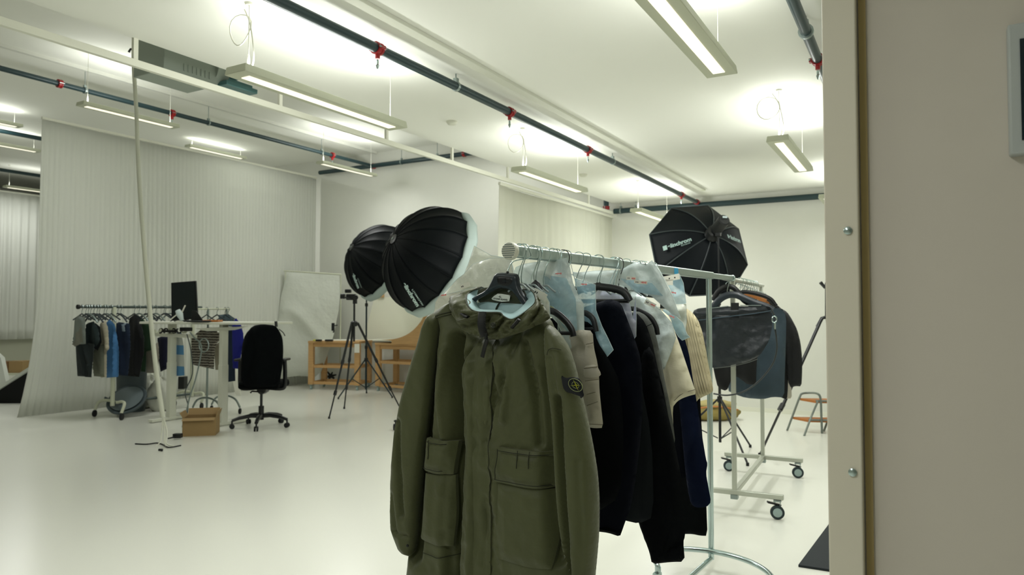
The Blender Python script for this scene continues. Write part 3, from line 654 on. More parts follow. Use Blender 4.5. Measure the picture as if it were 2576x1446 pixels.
ctr = (1449, 968.5); tips = [(1441.5, 953.5), (1461, 970), (1455.5, 983.5), (1433, 970.5)]
mb = MB(); mids = [(1450.4, 967), (1450.8, 969.8), (1447.6, 970.2), (1447.0, 967.8)]
vs = [bq(*ctr, w=0.125)]+[bq(*q) for pr in zip(tips, mids) for q in pr]
mb.add(vs, [(0, k, k % 8+1) for k in range(1, 9)]); mb.add(vs, [(k % 8+1, k, 0) for k in range(1, 9)]); mb.build('compass_star', M_yel, bd, angle=0)
cloth('strap_tab', PP, [(1456, 985), (1461, 975), (1467, 985), (1470, 995), (1461, 1003), (1458, 994)], M_bk, bd, T=0.003, D=0.004, res=0.006, w0=0.112)
# ----------------------------------------------------------------- hood
rim = [(1212, 722, -.03), (1196, 728, 0.0), (1177, 738, .03), (1174, 756, .07), (1181, 774, .10), (1198, 784, .115), (1228, 786, .12), (1258, 787, .12), (1268, 796, .12), (1286, 804, .12), (1304, 797, .115), (1324, 783, .11), (1346, 762, .08), (1346, 744, .05), (1336, 730, .02), (1316, 727, -.01)]
bot = [(1180, 738, -.045), (1150, 746, -.01), (1133, 758, .02), (1136, 782, .055), (1150, 812, .08), (1172, 834, .095), (1202, 846, .10), (1236, 854, .10), (1262, 851, .10), (1290, 842, .10), (1318, 832, .095), (1346, 820, .09), (1382, 801, .065), (1374, 785, .03), (1358, 762, .01), (1340, 735, -.01)]
rimW = smooth_path([PP.P(a, b, w) for a, b, w in rim], 6); botW = smooth_path([PP.P(a, b, w) for a, b, w in bot], 6)
NH = 14; n = len(rimW); mb = MB(); vs = []
cenH = PP.P(1255, 770, 0.0)
for j in range(NH+1):
    t_ = j/NH; bul = math.sin(math.pi*t_**0.8)
    for i in range(n):
        p = rimW[i].lerp(botW[i], t_); o = (p-cenH); o.z *= 0.3
        if o.length > 1e-6: o.normalize()
        ff = float(ridged(np.array([i*0.16+t_*1.9]), np.array([t_*2.6+i*0.07]), 31)[0]-0.3)*0.016*math.sin(math.pi*min(1, t_+0.08))+float(ridged(np.array([i*0.42-t_*2]), np.array([t_*6+i*0.11]), 33)[0]-0.3)*0.005
        vs.append(p + o*(0.010*bul+ff) - rdir*(0.008*bul+ff*0.8))
mb.add(vs, [(j*n+i, (j+1)*n+i, (j+1)*n+i+1, j*n+i+1) for j in range(NH) for i in range(n-1)])
hd = mb.build('hood', M_olive, pk, angle=180, solid=0.003)
# rim welt
MB().tube([p-rdir*0.001 for p in rimW], 0.0028, 8).build('hood_edge', M_olived, hd)
# hood lining: from the rim down and back to the neck
inn = [(1222, 735, -.05), (1212, 742, -.03), (1204, 750, -.02), (1200, 760, .0), (1204, 772, .02), (1214, 780, .03), (1235, 782, .035), (1258, 783, .035), (1272, 786, .04), (1286, 788, .045), (1300, 782, .04), (1312, 772, .03), (1322, 758, .01), (1324, 748, -.01), (1320, 742, -.02), (1310, 738, -.04)]
innW = smooth_path([PP.P(a, b, w) for a, b, w in inn], 6); mb = MB(); vs = []
for j in range(7):
    t_ = j/6
    for i in range(n):
        p = rimW[i].lerp(innW[i], t_); ff = float(ridged(np.array([i*0.16]), np.array([t_*2+i*0.05]), 41)[0]-0.3)*0.007*math.sin(math.pi*t_)
        vs.append(p - rdir*ff + Vector((0, 0, 0.006*math.sin(math.pi*t_))))
mb.add(vs, [(j*n+i, j*n+i+1, (j+1)*n+i+1, (j+1)*n+i) for j in range(6) for i in range(n-1)])
mb.build('hood_lining', M_blue, pk, angle=180, solid=0.002)
cloth('back_lining', PP, [(1196, 762), (1225, 757), (1255, 761), (1300, 763), (1330, 748), (1332, 790), (1300, 806), (1240, 800), (1198, 790)], M_blue, pk, T=0.008, D=0.03, res=0.01, w0=-0.012, fold=lambda u, v: (ridged(u*18, v*10, 44)-0.3)*0.006)
cloth('neck_yoke', PP, [(1205, 724), (1260, 722), (1318, 728), (1326, 745), (1316, 764), (1290, 763), (1250, 762), (1225, 758), (1204, 762), (1200, 740)], M_olived, pk, T=0.006, D=0.02, res=0.01, w0=-0.004)
MB().tube(smooth_path([PP.P(a, b, 0.004) for a, b in ((1262, 757), (1254, 766), (1249, 776), (1246, 790))], 5), 0.0062, 8, sq=(1, 0.3)).build('seam_tape', M_olived, pk)
lab = cloth('neck_label', PP, [(1236, 751), (1243, 744), (1252, 738.5), (1262, 739), (1284, 742.5), (1281, 757.5), (1262, 759), (1250, 757), (1239, 754)], mat('label_satin', (222, 228, 218), 0.5), pk, T=0.002, D=0.004, res=0.006, w0=0.012, rnd=0)
def on_lab(cx, cy, sc, w, sl_=0.10):
    return lambda a, b: PP.P(cx+a*sc, cy-b*sc+a*sc*sl_, w)
text_on('lettering', 'STONE ISLAND', on_lab(1259, 752.6, 1.0, 0.0155), M_blackink, lab, 5.3, bold=0.14, squash=0.98)
mb = MB()
for a in ((1257.2, 742.4, 1257.2, 749.4), (1252.4, 745.4, 1262.2, 747.8)):
    mb.tube([PP.P(a[0], a[1], 0.0158), PP.P((a[0]+a[2])/2, (a[1]+a[3])/2, 0.0158), PP.P(a[2], a[3], 0.0158)], [0.0002, 0.0010, 0.0002], 5)
mb.build('compass_mark', M_blackink, lab)
# zip, puller, snap, toggles
zt = MB(); zpts = [(1214, 785, .135), (1212, 800, .150), (1211, 815, .154), (1214, 830, .150), (1219, 846, .140)]
zt.tube(smooth_path([PP.P(a, b, w) for a, b, w in zpts], 5), 0.0135, 10, sq=(1, 0.25)); zt.build('zip_tape', M_bk, hd)
for k in range(16):
    t_ = k/15; a = PP.P(1219+2*math.sin(t_*3), 787+t_*52, 0.158+0.004*math.sin(t_*3.1)); MB().box(a, (0.006, 0.003, 0.002), (rR, rdir, UP)).build('zip_tooth', M_blackm, hd)
pl_ = MB(); pl_.tube(smooth_path([PP.P(a, b, w) for a, b, w in ((1221, 842, .150), (1224, 856, .140), (1219, 874, .130), (1213, 898, .122))], 6), 0.0070, 10, sq=(1, 0.4)); zp = pl_.build('zip_puller', M_bk, pk)
MB().box(PP.P(1222, 846, 0.156), (0.009, 0.006, 0.022), (rR, rdir, UP)).build('zip_slider', M_blackm, zp, bevel=0.002)
MB().lathe(PP.P(1241, 818, 0.150), -rdir, [(0.0098, 0), (0.0098, 0.003), (0.007, 0.0055), (0.004, 0.004), (0.001, 0.006)], 20).build('snap_button', mat('dark_snap', (44, 48, 36), 0.4, metal=0.4), hd)
for pts in (((1162, 789, .116), (1170, 795, .124), (1178, 798, .130)), ((1288, 824, .140), (1298, 813, .143), (1306, 803, .143))):
    MB().tube([PP.P(*q) for q in pts], 0.0075, 10, sq=(1, 0.7)).build('cord_toggle', M_bk, hd)
# ----------------------------------------------------------------- parka hanger
hg = thing('clothes_hanger', 'wide matte blue-black moulded hanger carrying the olive parka', 'hanger', rw(0.035, 0, 1.6))
cloth('yoke', PP, [(1249, 687), (1257, 685), (1282, 686), (1299, 688), (1306, 693), (1308, 715), (1314, 732), (1326, 748), (1342, 772), (1328, 776), (1312, 764), (1300, 746), (1289, 733), (1275, 727), (1260, 725), (1244, 730), (1226, 741), (1206, 752), (1180, 770), (1172, 762), (1196, 744), (1218, 733), (1230, 722), (1239, 705), (1244, 693)], M_hang, hg, T=0.013, D=0.012, res=0.006, w0=0.022, back=1.0)
pr = cloth('brand_plate', PP, [(1250, 697), (1262, 694), (1284, 697), (1290, 704), (1286, 714), (1278, 719), (1262, 718), (1252, 714)], M_hang2, hg, T=0.0025, D=0.003, res=0.005, w0=0.0355)
mb = MB(); mb.tube([PP.P(1262, 707, 0.039), PP.P(1270, 706.5, 0.0392), PP.P(1280, 709, 0.039)], [0.0003, 0.0012, 0.0003], 6); mb.tube([PP.P(1271, 699, 0.039), PP.P(1271, 706.5, 0.0392), PP.P(1270, 713, 0.039)], [0.0003, 0.0012, 0.0003], 6); mb.build('compass_mark', M_hang, pr)
q = PP.uv(1277, 690, 0.022)
MB().tube([PP.W(q[0], q[1]-0.004, 0.022), PP.W(q[0], q[1]+0.010, 0.022)], [0.0055, 0.0045], 12).build('hook_socket', M_black, hg)
MB().tube(smooth_path([PP.W(q[0], q[1], 0.022), PP.W(q[0]+0.003, q[1]+0.02, 0.02), PP.W(q[0]+0.018, q[1]+0.045, 0.01), PP.W(0.030, ZR-0.018, 0.0), PP.W(0.028, ZR+0.008, 0.0), PP.W(0.016, ZR+0.026, 0), PP.W(-0.004, ZR+0.028, 0), PP.W(-0.022, ZR+0.016, 0), PP.W(-0.026, ZR-0.004, 0)], 5), 0.0021, 8).build('hook', M_chrome, hg)
# ================================================================= clothes and bags on the front rack
M_blk = mat('black_knit', (6, 9, 11), 0.95, bump=(160, 0.3), spec=0.1)
M_navk = mat('navy_knit', (7, 11, 20), 0.95, bump=(160, 0.3), spec=0.1, var=0.1)
M_nav = mat('navy_cotton', (5, 16, 40), 0.9, spec=0.15, bump=(90, 0.3), var=0.15)
M_grey = mat('grey_jersey', (84, 88, 84), 0.9, var=0.06, bump=(120, 0.2))
M_dgr = mat('dark_grey_fleece', (24, 28, 30), 0.95, spec=0.1)
M_crm = mat('cream_jersey', (208, 204, 178), 0.85, bump=(140, 0.2), var=0.03)
M_bei = mat('beige_canvas', (182, 178, 164), 0.85, bump=(80, 0.4), var=0.06)
M_beid = mat('beige_thread', (120, 114, 98), 0.9)
M_rib = mat('ribbed_cream_knit', (202, 192, 156), 0.88)
nt = M_rib.node_tree; tc_ = nt.nodes.new('ShaderNodeTexCoord'); mp_ = nt.nodes.new('ShaderNodeMapping'); wv_ = nt.nodes.new('ShaderNodeTexWave'); bp_ = nt.nodes.new('ShaderNodeBump')
mp_.inputs['Rotation'].default_value = (0, math.radians(14), -math.radians(3)); wv_.inputs['Scale'].default_value = 26; wv_.inputs['Distortion'].default_value = 0.6; bp_.inputs['Strength'].default_value = 0.9; bp_.inputs['Distance'].default_value = 0.004
nt.links.new(tc_.outputs['Object'], mp_.inputs['Vector']); nt.links.new(mp_.outputs[0], wv_.inputs['Vector']); nt.links.new(wv_.outputs['Fac'], bp_.inputs['Height']); nt.links.new(bp_.outputs['Normal'], nt.nodes['Principled BSDF'].inputs['Normal'])
M_pale = mat('pale_blue_cotton', (150, 172, 184), 0.85, var=0.05)
def hung(name, s, label, cat, pieces, group=None, hook_at=None):
    """pieces: (part name, px outline, material, T, fold, w0)"""
    pl = rplane(s); t = thing(name, label, cat, rw(s, 0, 1.5), group); out = []
    for i, q in enumerate(pieces):
        nm, poly, m, T, fold, w0 = q
        out.append(cloth(nm, pl, poly, m, t, T=T, D=0.045, res=0.013, fold=fold, w0=w0, back=0.8))
    return t, pl, out
# beige cargo trousers, folded over their hanger
t, pl, o = hung('cargo_trousers', 0.22, 'beige cargo trousers with a flapped leg pocket hanging behind the olive parka', 'trousers', [
    ('leg', [(1430, 832), (1462, 829), (1491, 832), (1494, 874), (1503, 912), (1507, 946), (1508, 981), (1512, 1021), (1518, 1076), (1497, 1077), (1477, 1074), (1468, 1000), (1440, 980), (1430, 900)], M_bei, 0.022, drape(0.008, 20, 6, 51, 0.004), 0.0),
    ('leg', [(1425, 840), (1462, 834), (1468, 930), (1474, 1074), (1440, 1070), (1425, 960)], M_bei, 0.018, drape(0.008, 20, 6, 52), -0.02)])
cloth('cargo_pocket', pl, [(1468, 920), (1500, 916), (1513, 941), (1507, 947), (1488, 951), (1468, 948)], M_bei, t, T=0.008, D=0.008, res=0.01, w0=0.022)
for pts in ([(1469, 926), (1503, 922)], [(1476, 1066), (1516, 1068)], [(1474, 866), (1492, 862)], [(1472, 958), (1506, 954)], [(1476, 992), (1498, 986)], [(1476, 1020), (1504, 1010)]):
    MB().tube([pl.P(a, b, 0.030) for a, b in pts], 0.0016, 5).build('seam', M_beid, t)
t, pl, o = hung('cream_trousers', 0.27, 'thin strip of cream trousers between the parka sleeve and the beige cargo trousers', 'trousers', [
    ('leg', [(1400, 880), (1452, 900), (1470, 925), (1470, 1000), (1469, 1075), (1440, 1060), (1400, 1000)], M_crm, 0.016, drape(0.008, 26, 2, 53), 0.0)])
# dark garments
t, pl, o = hung('jacket', 0.34, 'near black jacket whose sleeve shows through the hanging clear bag flap', 'jacket', [
    ('body', [(1330, 800), (1430, 800), (1490, 812), (1503, 860), (1530, 900), (1560, 960), (1570, 1100), (1560, 1250), (1500, 1290), (1380, 1290), (1330, 1200)], M_blk, 0.02, drape(0.012, 10, 2, 54), 0.0)])
t, pl, o = hung('sweater', 0.52, 'black sweater with navy sheen, its ribbed hem ending above the floor beside the parka', 'sweater', [
    ('body', [(1330, 810), (1400, 800), (1470, 772), (1497, 763), (1534, 751), (1562, 761), (1579, 805), (1596, 850), (1612, 900), (1618, 1000), (1612, 1100), (1600, 1200), (1588, 1272), (1573, 1312), (1560, 1349), (1530, 1339), (1500, 1335), (1400, 1330), (1330, 1320)], M_navk, 0.028, drape(0.016, 9, 1.4, 55), 0.0),
    ('sleeve', [(1380, 820), (1430, 815), (1450, 900), (1470, 1100), (1480, 1300), (1440, 1330), (1400, 1200)], M_navk, 0.02, drape(0.01, 12, 1.5, 56), 0.02)])
cloth('hem', pl, [(1500, 1318), (1530, 1322), (1565, 1331), (1560, 1350), (1530, 1340), (1498, 1336)], M_blk, t, T=0.014, D=0.012, res=0.012, w0=0.004)
t, pl, o = hung('coat', 0.70, 'dark grey fleece coat edge showing under the black garments', 'coat', [
    ('body', [(1500, 900), (1600, 900), (1640, 1100), (1645, 1300), (1607, 1317), (1568, 1308), (1500, 1290)], M_dgr, 0.018, drape(0.01, 10, 1.5, 57), 0.0)])
t, pl, o = hung('sweater', 0.76, 'long black sweater whose cuffed sleeve hangs lowest on the rack', 'sweater', [
    ('body', [(1540, 800), (1599, 784), (1624, 812), (1641, 860), (1654, 924), (1669, 981), (1684, 1060), (1695, 1130), (1690, 1220), (1660, 1300), (1620, 1320), (1590, 1280), (1560, 1150), (1535, 950)], M_blk, 0.026, drape(0.014, 9, 1.4, 58), 0.0),
    ('sleeve', [(1610, 880), (1640, 870), (1664, 980), (1690, 1080), (1706, 1160), (1722, 1240), (1726, 1310), (1723, 1350), (1719, 1362), (1722, 1413), (1680, 1413), (1640, 1419), (1634, 1390), (1624, 1362), (1607, 1318), (1592, 1260), (1590, 1100)], M_blk, 0.028, drape(0.012, 12, 1.6, 59), 0.02)])
cloth('cuff', pl, [(1632, 1378), (1680, 1372), (1719, 1364), (1723, 1412), (1680, 1414), (1641, 1419)], M_blk, t, T=0.022, D=0.02, res=0.012, w0=0.024)
t, pl, o = hung('raglan_top', 0.84, 'black top with a mid grey raglan sleeve edge beside the cream t-shirt', 'top', [
    ('sleeve', [(1570, 788), (1604, 782), (1624, 792), (1640, 812), (1652, 850), (1663, 905), (1674, 965), (1690, 1040), (1700, 1120), (1680, 1125), (1660, 1000), (1640, 900), (1610, 830)], M_grey, 0.022, drape(0.008, 14, 1.5, 60), 0.0),
    ('body', [(1540, 810), (1600, 800), (1630, 850), (1660, 1000), (1680, 1200), (1640, 1260), (1560, 1260), (1540, 1000)], M_blk, 0.02, drape(0.01, 10, 1.5, 61), -0.02)])
MB().tube(smooth_path([pl.P(a, b, 0.022) for a, b in ((1623, 822), (1632, 818), (1641, 814))], 4), 0.0015, 5).build('seam', M_dgr, t)
t, pl, o = hung('t_shirt', 1.0, 'heavy cream t-shirt with a wide short sleeve on the front rack', 't-shirt', [
    ('body', [(1560, 790), (1640, 790), (1680, 830), (1696, 900), (1700, 1000), (1692, 1030), (1694, 1080), (1698, 1134), (1690, 1200), (1640, 1205), (1560, 1190)], M_crm, 0.022, drape(0.012, 8, 1.2, 62), 0.0),
    ('sleeve', [(1640, 772), (1666, 781), (1686, 798), (1696, 830), (1711, 869), (1728, 920), (1742, 962), (1752, 991), (1735, 995), (1718, 1001), (1704, 1009), (1692, 1024), (1680, 1000), (1668, 950), (1660, 880), (1650, 820)], M_crm, 0.032, drape(0.016, 7, 1.5, 63), 0.02)])
MB().tube(smooth_path([pl.P(a, b, 0.05) for a, b in ((1748, 980), (1730, 985), (1712, 993), (1696, 1008))], 4), 0.0013, 5).build('hem_seam', M_beid, t)
t, pl, o = hung('jacket', 1.14, 'navy jacket with a long dark sleeve below the cream t-shirt', 'jacket', [
    ('body', [(1600, 830), (1690, 800), (1720, 840), (1735, 900), (1735, 1050), (1735, 1180), (1720, 1205), (1640, 1200), (1600, 1100)], M_navk, 0.02, drape(0.012, 9, 1.3, 64), 0.0),
    ('sleeve', [(1690, 830), (1712, 832), (1732, 880), (1744, 960), (1756, 1030), (1767, 1100), (1776, 1155), (1780, 1166), (1776, 1190), (1783, 1230), (1789, 1262), (1778, 1275), (1752, 1277), (1738, 1268), (1730, 1232), (1722, 1170), (1712, 1050), (1698, 930)], M_nav, 0.026, drape(0.014, 12, 1.8, 65), 0.02)])
t, pl, o = hung('knit_sweater', 1.36, 'ribbed cream knitwear whose sleeve is the rightmost pale garment on the front rack', 'sweater', [
    ('body', [(1620, 800), (1690, 765), (1722, 775), (1735, 840), (1735, 960), (1752, 1010), (1755, 1060), (1690, 1100), (1620, 1080)], M_rib, 0.022, drape(0.01, 9, 1.2, 66), 0.0),
    ('sleeve', [(1680, 762), (1700, 762), (1722, 772), (1742, 786), (1756, 804), (1767, 834), (1775, 875), (1782, 915), (1790, 955), (1795, 983), (1786, 990), (1770, 997), (1755, 1005), (1749, 1019), (1742, 990), (1738, 940), (1733, 900), (1729, 850), (1715, 810)], M_rib, 0.030, drape(0.008, 9, 1.2, 69), 0.02)])
t, pl, o = hung('coat', 1.48, 'long black coat showing as a thin edge and hem behind the navy sleeve', 'coat', [
    ('body', [(1660, 850), (1730, 800), (1756, 812), (1764, 880), (1760, 960), (1764, 1060), (1772, 1160), (1777, 1270), (1780, 1348), (1760, 1347), (1742, 1343), (1718, 1343), (1680, 1340), (1660, 1200)], M_blk, 0.022, drape(0.012, 9, 1.4, 67), 0.0)])
t, pl, o = hung('shirt', 1.66, 'pale shirt hem glimpsed as a small triangle beside the black hem', 'shirt', [
    ('body', [(1690, 900), (1735, 880), (1745, 1000), (1742, 1150), (1740, 1272), (1715, 1272), (1690, 1240)], M_crm, 0.015, drape(0.008, 9, 1.4, 68), 0.0)])
# ----------------------------------------------------------------- clear garment bags
def plastic(name, rgb, alpha, rough=0.28):
    m = mat(name, rgb, rough, alpha=alpha, bump=(22, 0.6), bdist=0.01, spec=0.6); nt = m.node_tree; b = nt.nodes['Principled BSDF']
    tc = nt.nodes.new('ShaderNodeTexCoord'); n = nt.nodes.new('ShaderNodeTexNoise'); n.inputs['Scale'].default_value = 9; n.inputs['Detail'].default_value = 3; n.inputs['Distortion'].default_value = 1.2
    nt.links.new(tc.outputs['Object'], n.inputs['Vector']); mr = nt.nodes.new('ShaderNodeMapRange'); mr.inputs['From Min'].default_value = 0.3; mr.inputs['From Max'].default_value = 0.7
    mr.inputs['To Min'].default_value = max(0, alpha-0.13); mr.inputs['To Max'].default_value = min(1, alpha+0.16); nt.links.new(n.outputs['Fac'], mr.inputs['Value']); nt.links.new(mr.outputs[0], b.inputs['Alpha']); return m
M_pl = plastic('clear_plastic', (212, 225, 224), 0.74); M_pl2 = plastic('milky_plastic', (232, 236, 224), 0.90); M_pl3 = plastic('blue_plastic', (166, 200, 212), 0.52); M_pl4 = plastic('lilac_plastic', (196, 202, 220), 0.75)
def crump(seed, a=0.012):
    return lambda u, v: (ridged(u*11+v*6, v*9-u*4, seed)-0.3)*a + (ridged(u*30, v*26+u*9, seed+1)-0.3)*a*0.3
def bag(s, label, poly, m, seed, T=0.012, stickers=(), extra=()):
    pl = rplane(s); t = thing('garment_bag', label, 'garment bag', rw(s, 0, 1.5), 'clear plastic bags over the clothes on the front rack')
    cloth('film', pl, poly, m, t, T=T, D=0.05, res=0.012, fold=crump(seed), back=0.6, rnd=0)
    if extra:
        for ex in extra: cloth('film_fold', pl, ex[0], ex[1], t, T=0.008, D=0.03, res=0.012, fold=crump(seed+3, 0.007), w0=0.022, rnd=0)
    # seam along the edge
    uv = [pl.uv(a, b) for a, b in poly]
    MB().tube([pl.W(u, v) for u, v in uv], 0.0011, 5, closed=True).build('welded_edge', mat('plastic_edge', (206, 222, 222), 0.3, alpha=0.7), t)
    for kind, px, py, wd, ht, ang in stickers:
        ca, sa = math.cos(ang), math.sin(ang); f = lambda a, b, w_=0.028: pl.P(px+a*ca-b*sa, py+a*sa+b*ca, w_)
        par = t
        if kind in ('label', 'labelred', 'holes'):
            par = MB().prism([f(-wd/2, -ht/2), f(-wd/2, ht/2), f(wd/2, ht/2), f(wd/2, -ht/2)], -rdir*0.001).build('sticker', M_paper, t, angle=0)
            if kind != 'holes':
                for k in (-0.35, -0.22): MB().prism([f((k-0.03)*wd, -ht*0.15, 0.0295), f((k-0.03)*wd, ht*0.15, 0.0295), f((k+0.03)*wd, ht*0.15, 0.0295), f((k+0.03)*wd, -ht*0.15, 0.0295)], -rdir*0.0003).build('print', M_dgr, par, angle=0)
        if kind == 'holes':
            for k in (-0.1, 0.22): MB().lathe(f(k*wd, 0.5, 0.0292), -rdir, [(0.0035, 0), (0.0035, 0.0006)], 12).build('punched_hole', M_blackink, par)
        if kind in ('red', 'labelred'):
            rw_ = wd*(0.5 if kind == 'labelred' else 1); x0 = 0 if kind == 'red' else 0.02*wd
            for k in range(6):
                a0 = x0-rw_/2+rw_*k/6 if kind == 'red' else x0+rw_*k/6*0.8; a1 = a0+rw_/6*(0.8 if kind == 'red' else 0.6); hh = 1.1+0.5*((k*7) % 3)
                MB().prism([f(a0, -hh, 0.030), f(a0, hh, 0.030), f(a1, hh, 0.030), f(a1, -hh, 0.030)], -rdir*0.0003).build('print', M_redink, par, angle=0)
    return t
bag(0.20, 'milky plastic bag fanning out left of the parka hanger towards the umbrella', [(1120, 735), (1150, 702), (1166, 690), (1190, 664), (1230, 650), (1285, 646), (1292, 690), (1262, 730), (1200, 790), (1110, 795), (1096, 770)], M_pl2, 71, stickers=(('label', 1170, 718, 26, 12, -0.35),))
bag(0.34, 'tallest milky plastic bag with a pointed corner left of the rail end', [(1193, 618), (1235, 642), (1284, 650), (1300, 700), (1240, 780), (1170, 780), (1150, 752), (1163, 700), (1178, 664), (1186, 640)], M_pl2, 73)
bag(0.14, 'small milky bag flap with red print resting on the left shoulder of the parka', [(1090, 800), (1095, 760), (1104, 745), (1150, 734), (1196, 722), (1230, 735), (1215, 800), (1150, 830)], mat('opaque_film', (224, 226, 212), 0.35, bump=(22, 0.5), bdist=0.01), 75, T=0.006, stickers=(('red', 1116, 742, 14, 4, -0.15),))
bag(0.24, 'big clear bag with red print directly right of the parka hanger', [(1292, 690), (1298, 672), (1318, 664), (1345, 660), (1380, 656), (1426, 649), (1433, 672), (1441, 712), (1455, 745), (1468, 764), (1469, 830), (1468, 900), (1456, 925), (1444, 880), (1420, 830), (1380, 790), (1330, 770)], M_pl, 77, T=0.02, stickers=(('red', 1405, 688, 16, 4, -0.05),), extra=(([(1368, 690), (1425, 700), (1448, 752), (1452, 830), (1440, 860), (1400, 800), (1375, 770)], M_pl3), ([(1392, 790), (1402, 792), (1440, 842), (1470, 900), (1466, 930), (1440, 900)], M_pl)))
bag(0.10, 'narrow clear sleeve bag with white sticker just behind the hood', [(1306, 706), (1330, 716), (1372, 742), (1382, 760), (1384, 800), (1388, 838), (1372, 830), (1350, 770), (1322, 740)], M_pl2, 79, T=0.008, stickers=(('label', 1358, 740, 36, 17, 0.5),))
t = bag(0.16, 'pale plastic strip lying along the black hanger arm', [(1384, 768), (1392, 772), (1424, 806), (1436, 822), (1430, 826), (1404, 802), (1382, 784)], mat('yellow_film', (206, 212, 156), 0.35), 80, T=0.004)
bag(0.36, 'clear bag with red print and a loose pointed flap over the dark jacket', [(1436, 664), (1446, 700), (1498, 716), (1499, 780), (1514, 820), (1530, 852), (1543, 880), (1530, 894), (1516, 909), (1505, 880), (1492, 835), (1478, 830), (1466, 790), (1450, 720)], M_pl3, 81, stickers=(('red', 1469, 715, 15, 4, 0.03),))
bag(0.30, 'long clear bag tail hanging down beside the beige trousers', [(1440, 780), (1468, 765), (1470, 850), (1467, 905), (1469, 930), (1450, 935), (1444, 900)], M_pl, 82)
bag(0.64, 'lilac tinted bag under the large black hanger arm', [(1497, 728), (1530, 734), (1560, 742), (1584, 762), (1592, 800), (1599, 745), (1601, 800), (1600, 846), (1594, 854), (1582, 828), (1566, 770), (1545, 752), (1500, 762)], M_pl4, 83, T=0.008)
bag(0.93, 'wide clear bag draped over the shoulder of the cream t-shirt', [(1440, 684), (1490, 690), (1550, 705), (1590, 727), (1630, 752), (1664, 782), (1690, 812), (1700, 850), (1690, 880), (1670, 930), (1655, 905), (1640, 850), (1600, 790), (1560, 748), (1500, 712), (1450, 700)], M_pl, 85, T=0.014, stickers=(('labelred', 1636, 764, 30, 12, 0.45),))
bag(0.80, 'high clear bags gathered under the row of steel hooks', [(1436, 690), (1450, 686), (1500, 681), (1560, 680), (1580, 668), (1600, 658), (1624, 668), (1640, 655), (1660, 684), (1690, 742), (1712, 800), (1690, 790), (1640, 745), (1560, 716), (1480, 712)], M_pl, 87, stickers=(('labelred', 1588, 700, 24, 9, 0.06), ('labelred', 1612, 710, 34, 9, 0.06)), extra=(([(1560, 700), (1640, 712), (1668, 744), (1600, 735)], M_pl3),))
bag(1.16, 'tall clear bag whose corner rises beside the blue tape', [(1622, 700), (1640, 657), (1655, 672), (1672, 702), (1686, 728), (1700, 765), (1726, 764), (1727, 810), (1724, 842), (1700, 800), (1668, 765), (1640, 740)], M_pl2, 89, stickers=(('red', 1695, 736, 12, 4, 0.2),))
bag(1.30, 'white punched tag bag sticking out below the rail end', [(1655, 706), (1668, 697), (1708, 688), (1719, 712), (1726, 762), (1700, 778), (1672, 730)], M_pl3, 91, T=0.006, stickers=(('holes', 1688, 699, 44, 14, -0.17), ('label', 1680, 710, 26, 14, 0.0)))
bag(1.08, 'lower clear bag with red print between the cream t-shirt and the ribbed knit', [(1644, 768), (1664, 774), (1690, 785), (1718, 812), (1728, 840), (1736, 848), (1716, 856), (1706, 846), (1694, 826), (1666, 798)], M_pl3, 93, stickers=(('holes', 1654, 776, 30, 9, 0.35), ('red', 1690, 796, 14, 5, 0.4)))
# ================================================================= second rack behind, on the right
B0 = at_d(1848, 1241, 5.16); B0.z = 0; B1 = at_d(1919, 1152, 6.38); B1.z = 0
bd_ = (B1-B0).normalized(); bR = Vector((bd_.y, -bd_.x, 0)); BL = (B1-B0).length; ZB = 1.67
def bw2(s, u=0, z=0): p = B0+bd_*s+bR*u; return Vector((p.x, p.y, z))
M_zinc = mat('zinc_tube', (186, 190, 178), 0.35, metal=0.55)
M_tyre = mat('caster_tyre', (24, 42, 46), 0.6); M_hub = mat('caster_hub', (150, 170, 168), 0.45)
rk2 = thing('garment_rack', 'square tube garment rack with large grey casters behind the front rack', 'clothes rack', (B0.x, B0.y, 0))
for s_ in (0, BL):
    MB().bar(bw2(s_, 0, 0.13), bw2(s_, 0, ZB), 0.032, 0.032, up=bR).build('upright', M_zinc, rk2, bevel=0.004)
    MB().bar(bw2(s_, -0.33, 0.15), bw2(s_, 0.33, 0.15), 0.035, 0.035).build('cross_foot', M_zinc, rk2, bevel=0.004)
    MB().box(bw2(s_, 0, 0.12), (0.05, 0.05, 0.03), (bd_, bR, UP)).build('foot_bracket', M_galv, rk2)
    for u_ in (-0.29, 0.29):
        c = bw2(s_, u_, 0.049)
        cs = MB().box(bw2(s_, u_, 0.125), (0.05, 0.05, 0.012), (bd_, bR, UP)); cs.box(c+UP*0.035-bR*0.018, (0.04, 0.004, 0.07), (bR, bd_, UP) if 0 else (bd_, bR, UP)).box(c+UP*0.035+bR*0.018, (0.04, 0.004, 0.07), (bd_, bR, UP))
        k = cs.build('caster', M_galv, rk2)
        wa = (FWD*0.9+RIGHT*0.2).normalized(); c2 = c-bd_*0.02
        MB().lathe(c2-wa*0.014, wa, [(0.030, 0), (0.047, 0.003), (0.047, 0.025), (0.030, 0.028)], 28).build('tyre', M_tyre, k)
        MB().lathe(c2-wa*0.016, wa, [(0.012, 0), (0.031, 0.002), (0.031, 0.03), (0.012, 0.032)], 24).build('wheel_hub', M_hub, k)
        MB().bar(c+UP*0.055+RIGHT*-0.07+UP*0.012, c+UP*0.045+RIGHT*0.02, 0.03, 0.012).build('brake_lever', M_black, k)
MB().bar(bw2(0, 0, 0.15), bw2(BL, 0, 0.15), 0.035, 0.035).build('base_tube', M_zinc, rk2, bevel=0.004)
MB().tube([bw2(-0.34, 0, ZB), bw2(BL+0.1, 0, ZB)], 0.016, 14).build('rail', M_zinc, rk2)
def bplane(s): return Plane(bw2(s), bR, -bd_)
